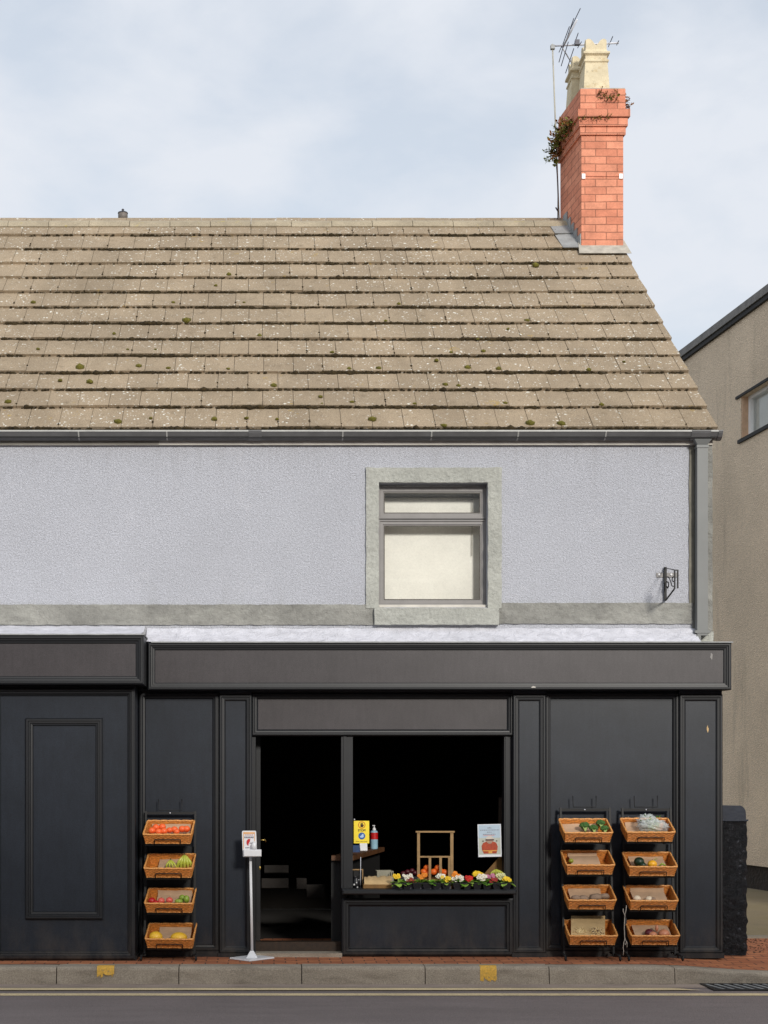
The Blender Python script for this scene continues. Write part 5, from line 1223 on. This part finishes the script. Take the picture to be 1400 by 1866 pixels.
# left corner of the window
b = MB(); yl = -.02
vs = []; 
for i in range(13):
    u = i/12
    for k, (py, y) in enumerate(((1617,-.10),(1611,-.10),(1603,-.03),(1598,.05),(1601,.12))):
        vs.append(P(664+u*50, py+(2*nz((u*6,k,3),1.7) if k < 2 else 7*nz((u*5,k,0),1.7)-1), y))
b.add(vs, [(i*5+k, (i+1)*5+k, (i+1)*5+k+1, i*5+k+1) for i in range(12) for k in range(4)], 0, True); b.build('paper_wrap', 'kraft_bag', label='crumpled brown paper lying on the sill at the left of the window', cat='paper')
b = MB(); b.box(X(662,-.08), X(716,-.08), -.105, -.09, sillz+.001, Z(1612,-.1)).box(X(662,-.08), X(716,-.08), .1, .115, sillz+.001, Z(1612,-.1)).box(X(662,-.08), X(664.5,-.08), -.09, .1, sillz+.001, Z(1612,-.1)).box(X(713.5,-.08), X(716,-.08), -.09, .1, sillz+.001, Z(1612,-.1)); b.build('wicker_tray', 'board_wood', label='shallow wicker tray under the crumpled brown paper', cat='tray')
LB = MB(); y_ = .2
LB.box(X(688,y_), X(717,y_), y_, y_+.008, Z(1590,y_), Z(1587.5,y_)).box(X(688,y_), X(717,y_), y_, y_+.008, Z(1612,y_), Z(1598,y_))
for i in range(7): LB.box(X(689+i*4,y_), X(690.6+i*4,y_), y_, y_+.006, Z(1598,y_), Z(1590,y_))
LB.box(X(688,y_), X(717,y_), y_+.2, y_+.208, Z(1612,y_), Z(1588,y_)).box(X(687.4,y_), X(688.2,y_), y_, y_+.208, Z(1612,y_), Z(1588,y_)).box(X(716.8,y_), X(717.6,y_), y_, y_+.208, Z(1612,y_), Z(1588,y_)); LB.build('slotted_basket', 'basket_white', label='pale slotted plastic basket behind the crumpled paper', cat='basket')
BX = thing('framed_box', 'black box with thin pale edging in the left corner of the window', 'box', P(653,1618,.06))
MB().box(X(644.5,.06), X(659.5,.06), .062, .2, sillz+.001, Z(1586,.06)).build('body', 'board_black', BX)
b = MB(); b.box(X(643,.05), X(662,.05), .05, .06, Z(1586,.05), Z(1584,.05)).box(X(660.3,.05), X(662,.05), .05, .06, sillz+.001, Z(1586,.05)); b.build('edging', 'crate_wood', BX)
MB().tube([P(657.5,1562,.03), P(657,1618,.03)], .003, 5).build('thin_rod', 'alu', label='thin metal rod standing in front of the black box', cat='rod')
CW = thing('spotted_jug', 'small black jug with white spots in the left corner of the window', 'jug', P(648,1618,-.02))
b = MB(); cj = P(649,1619,-.01); cj.z = sillz+.001; b.lathe(cj, [(.001,0),(.028,0),(.034,.03),(.028,.07),(.02,.085),(.024,.1)], 14); b.build('body', 'pot_black', CW)
b = MB()
for (px, py, r_) in ((645.8,1612.3,.010),(650,1609,.009),(651.5,1617,.007),(654,1603.5,.005)): b.ball(P(px,py,-.038), (r_,.004,r_*.85), 10, 6)
b.build('spots', 'cow_white', CW)
# right corner
b = MB(); b.poly([P(878,1612,.12),P(918,1612,.12),P(918,1561,.12),P(911,1561,.12),P(876,1600,.12)], .015); b.build('wooden_wedge', 'board_wood', label='triangular brown board leaning in the right corner of the window', cat='board')
MB().box(X(916,.10), X(919,.10), .09, .118, sillz, Z(1562,.1)).build('wooden_post', 'crate_wood', label='thin pale wooden post at the right window jamb', cat='post')
b = MB(); b.hexa([P(907,1565,.3),P(921,1565,.3),P(921,1565,.36),P(907,1565,.36),P(909,1453,.3),P(921,1453,.3),P(921,1453,.36),P(909,1453,.36)]); b.build('hurdle', 'dark_wood', label='tall brown wicker panel behind the poster', cat='panel')
MB().ball(P(917.3,1451,.28), (.010,.01,.024), 8, 7).build('cloth_knot', 'cow_white', label='small white knot on top of the brown wicker panel', cat='knot')
bananas(904, 1584, -.02, 6, .45, 4, 'small bunch of green bananas at the right end of the window', fan=26)

# flowers
def tray(pa, pb, y0, y1, label, gaps):
    t = thing('plant_tray', label, 'tray', P((pa+pb)/2, 1622, y0), 'plant trays on the sill')
    zb_, zt_ = sillz+.001, sillz+.055; n = 6; xa, xb = X(pa,y0), X(pb,y0)
    b = MB(); w_ = (xb-xa)/n
    for i in range(n):
        a = xa+i*w_
        for yy_ in ((y0, y0+.09), (y0+.095, y1)):
            b.hexa([(a+w_*.2,yy_[0]+.01,zb_),(a+w_*.8,yy_[0]+.01,zb_),(a+w_*.8,yy_[1]-.01,zb_),(a+w_*.2,yy_[1]-.01,zb_),(a+w_*.04,yy_[0],zt_),(a+w_*.96,yy_[0],zt_),(a+w_*.96,yy_[1],zt_),(a+w_*.04,yy_[1],zt_)])
    b.build('cells', 'pot_black', t)
    b = MB(); b.box(xa-.01, xb+.01, y0-.006, y0+.004, zt_-.002, zt_+.004).box(xa-.01, xb+.01, y1-.004, y1+.006, zt_-.002, zt_+.004); b.build('rim', 'pot_black', t)
    if gaps: b = MB(); b.box(xa, xb, y0+.05, y0+.052, zb_, zt_-.004); b.build('web', 'tray_grey', t)
tray(716, 823, -.235, -.05, 'black cell tray with grey webs showing between the cups, left half of the sill', True)
tray(825, 933, -.235, -.05, 'plain dark tray under the red and crimson flowers, right half of the sill', False)
def primrose(px, py, y, mat, label, seed, nf=7, sp=8, leaf='leaf_green', pot='pot_black'):
    random.seed(seed); base = P(px, 1612, y); base.z = sillz+.05
    t = thing('primrose', label, 'flower', base, 'primroses on the window sill'); c = P(px, py, y)
    lf = MB()
    for i in range(17):
        a = 2*math.pi*i/13+random.uniform(-.2,.2); Ln = random.uniform(.055,.09); up = random.uniform(-.15,.75)
        d = Vector((math.cos(a), math.sin(a)*.7, up)).normalized(); s_ = d.cross(Vector((0,0,1))).normalized(); w_ = Ln*.3
        p0 = Vector((c.x, y, base.z+.004)); pts = []
        for k, ww in ((0,.15),(.35,.8),(.7,1),(.92,.6),(1,.1)):
            q = p0+d*Ln*k+Vector((0,0,-.35*Ln*k*k)); pts += [q-s_*w_*ww+Vector((0,0,.006)), q, q+s_*w_*ww+Vector((0,0,.006))]
        lf.add(pts, [(3*k+j, 3*k+j+1, 3*k+4+j, 3*k+3+j) for k in range(4) for j in range(2)], 0, True)
    lf.build('leaves', leaf, t)
    if nf:
        fb = MB(); ey = MB()
        for i in range(nf+3):
            a = random.uniform(0,2*math.pi); rr = math.sqrt(random.random())*sp/SC(y)
            fc = c+Vector((rr*math.cos(a), random.uniform(-.03,.02), rr*math.sin(a)*.55)); nrm = (Vector((random.uniform(-.5,.5), -1, random.uniform(.1,.9)))).normalized()
            u_ = nrm.cross(Vector((0,0,1))).normalized(); v_ = nrm.cross(u_)
            for k in range(5):
                b0 = 2*math.pi*k/5; R_ = .0195
                def pt(an, r_, lift=0): return fc+(u_*math.cos(an)+v_*math.sin(an))*r_+nrm*lift
                fb.add([pt(b0,.001), pt(b0-.55,R_*.75,.002), pt(b0-.28,R_,.003), pt(b0,R_*.88,.001), pt(b0+.28,R_,.003), pt(b0+.55,R_*.75,.002)], [(0,1,2,3,4,5)])
            ey.blob(fc+nrm*.002, .0035)
        fb.build('blooms', mat, t); ey.build('flower_eyes', 'petal_eye', t)
    st = MB(); st.tube([base, Vector((c.x, y, c.z-.005))], .006, 5); st.build('stem', 'leaf_pale', t)
fr_, bk_ = -.20, -.11
PR = [(726,1597,fr_,'petal_yellow','yellow primrose at the far left of the sill',7,7),(743,1599,bk_,'petal_white','cream white primrose second from the left',9,9),(751,1606,fr_,'petal_dark_red','dark red primrose below the cream white one',7,7),
      (769,1596,bk_,'petal_orange','orange primrose in front of the crate left upright',7,8),(783,1603,fr_,'petal_yellow','leafy primrose without blooms in front of the crate',0,8),(803,1596,bk_,'petal_white','white primrose in front of the crate slats',8,7),
      (812,1602,fr_,'petal_yellow','small yellow primrose before the crate right upright',5,8),(832,1594,bk_,'petal_orange','orange primrose right of the crate',6,7),(835,1602,fr_,'petal_white','large white primrose below the orange one',10,9),
      (854,1601,fr_,'petal_red','bright red primrose, the only scarlet one',6,6),(871,1593,bk_,'petal_yellow','tall golden yellow primrose under the poster',7,7),(878,1599,fr_,'petal_white','white primrose beside the scarlet one',9,8),
      (894,1597,bk_,'petal_pink','pink and white primrose behind the crimson one',7,6),(899,1605,fr_,'petal_crimson','crimson primrose hanging low over the tray',8,7),(913,1597,bk_,'petal_cream','pale cream primrose near the right jamb',8,7),
      (924,1603,fr_,'petal_yellow','yellow primrose at the far right of the sill',8,7)]
for i, (px, py, y, m_, l, nf, sp) in enumerate(PR): primrose(px, py, y, m_, l, 60+i, nf, sp, 'leaf_green' if i % 3 else 'leaf_pale')
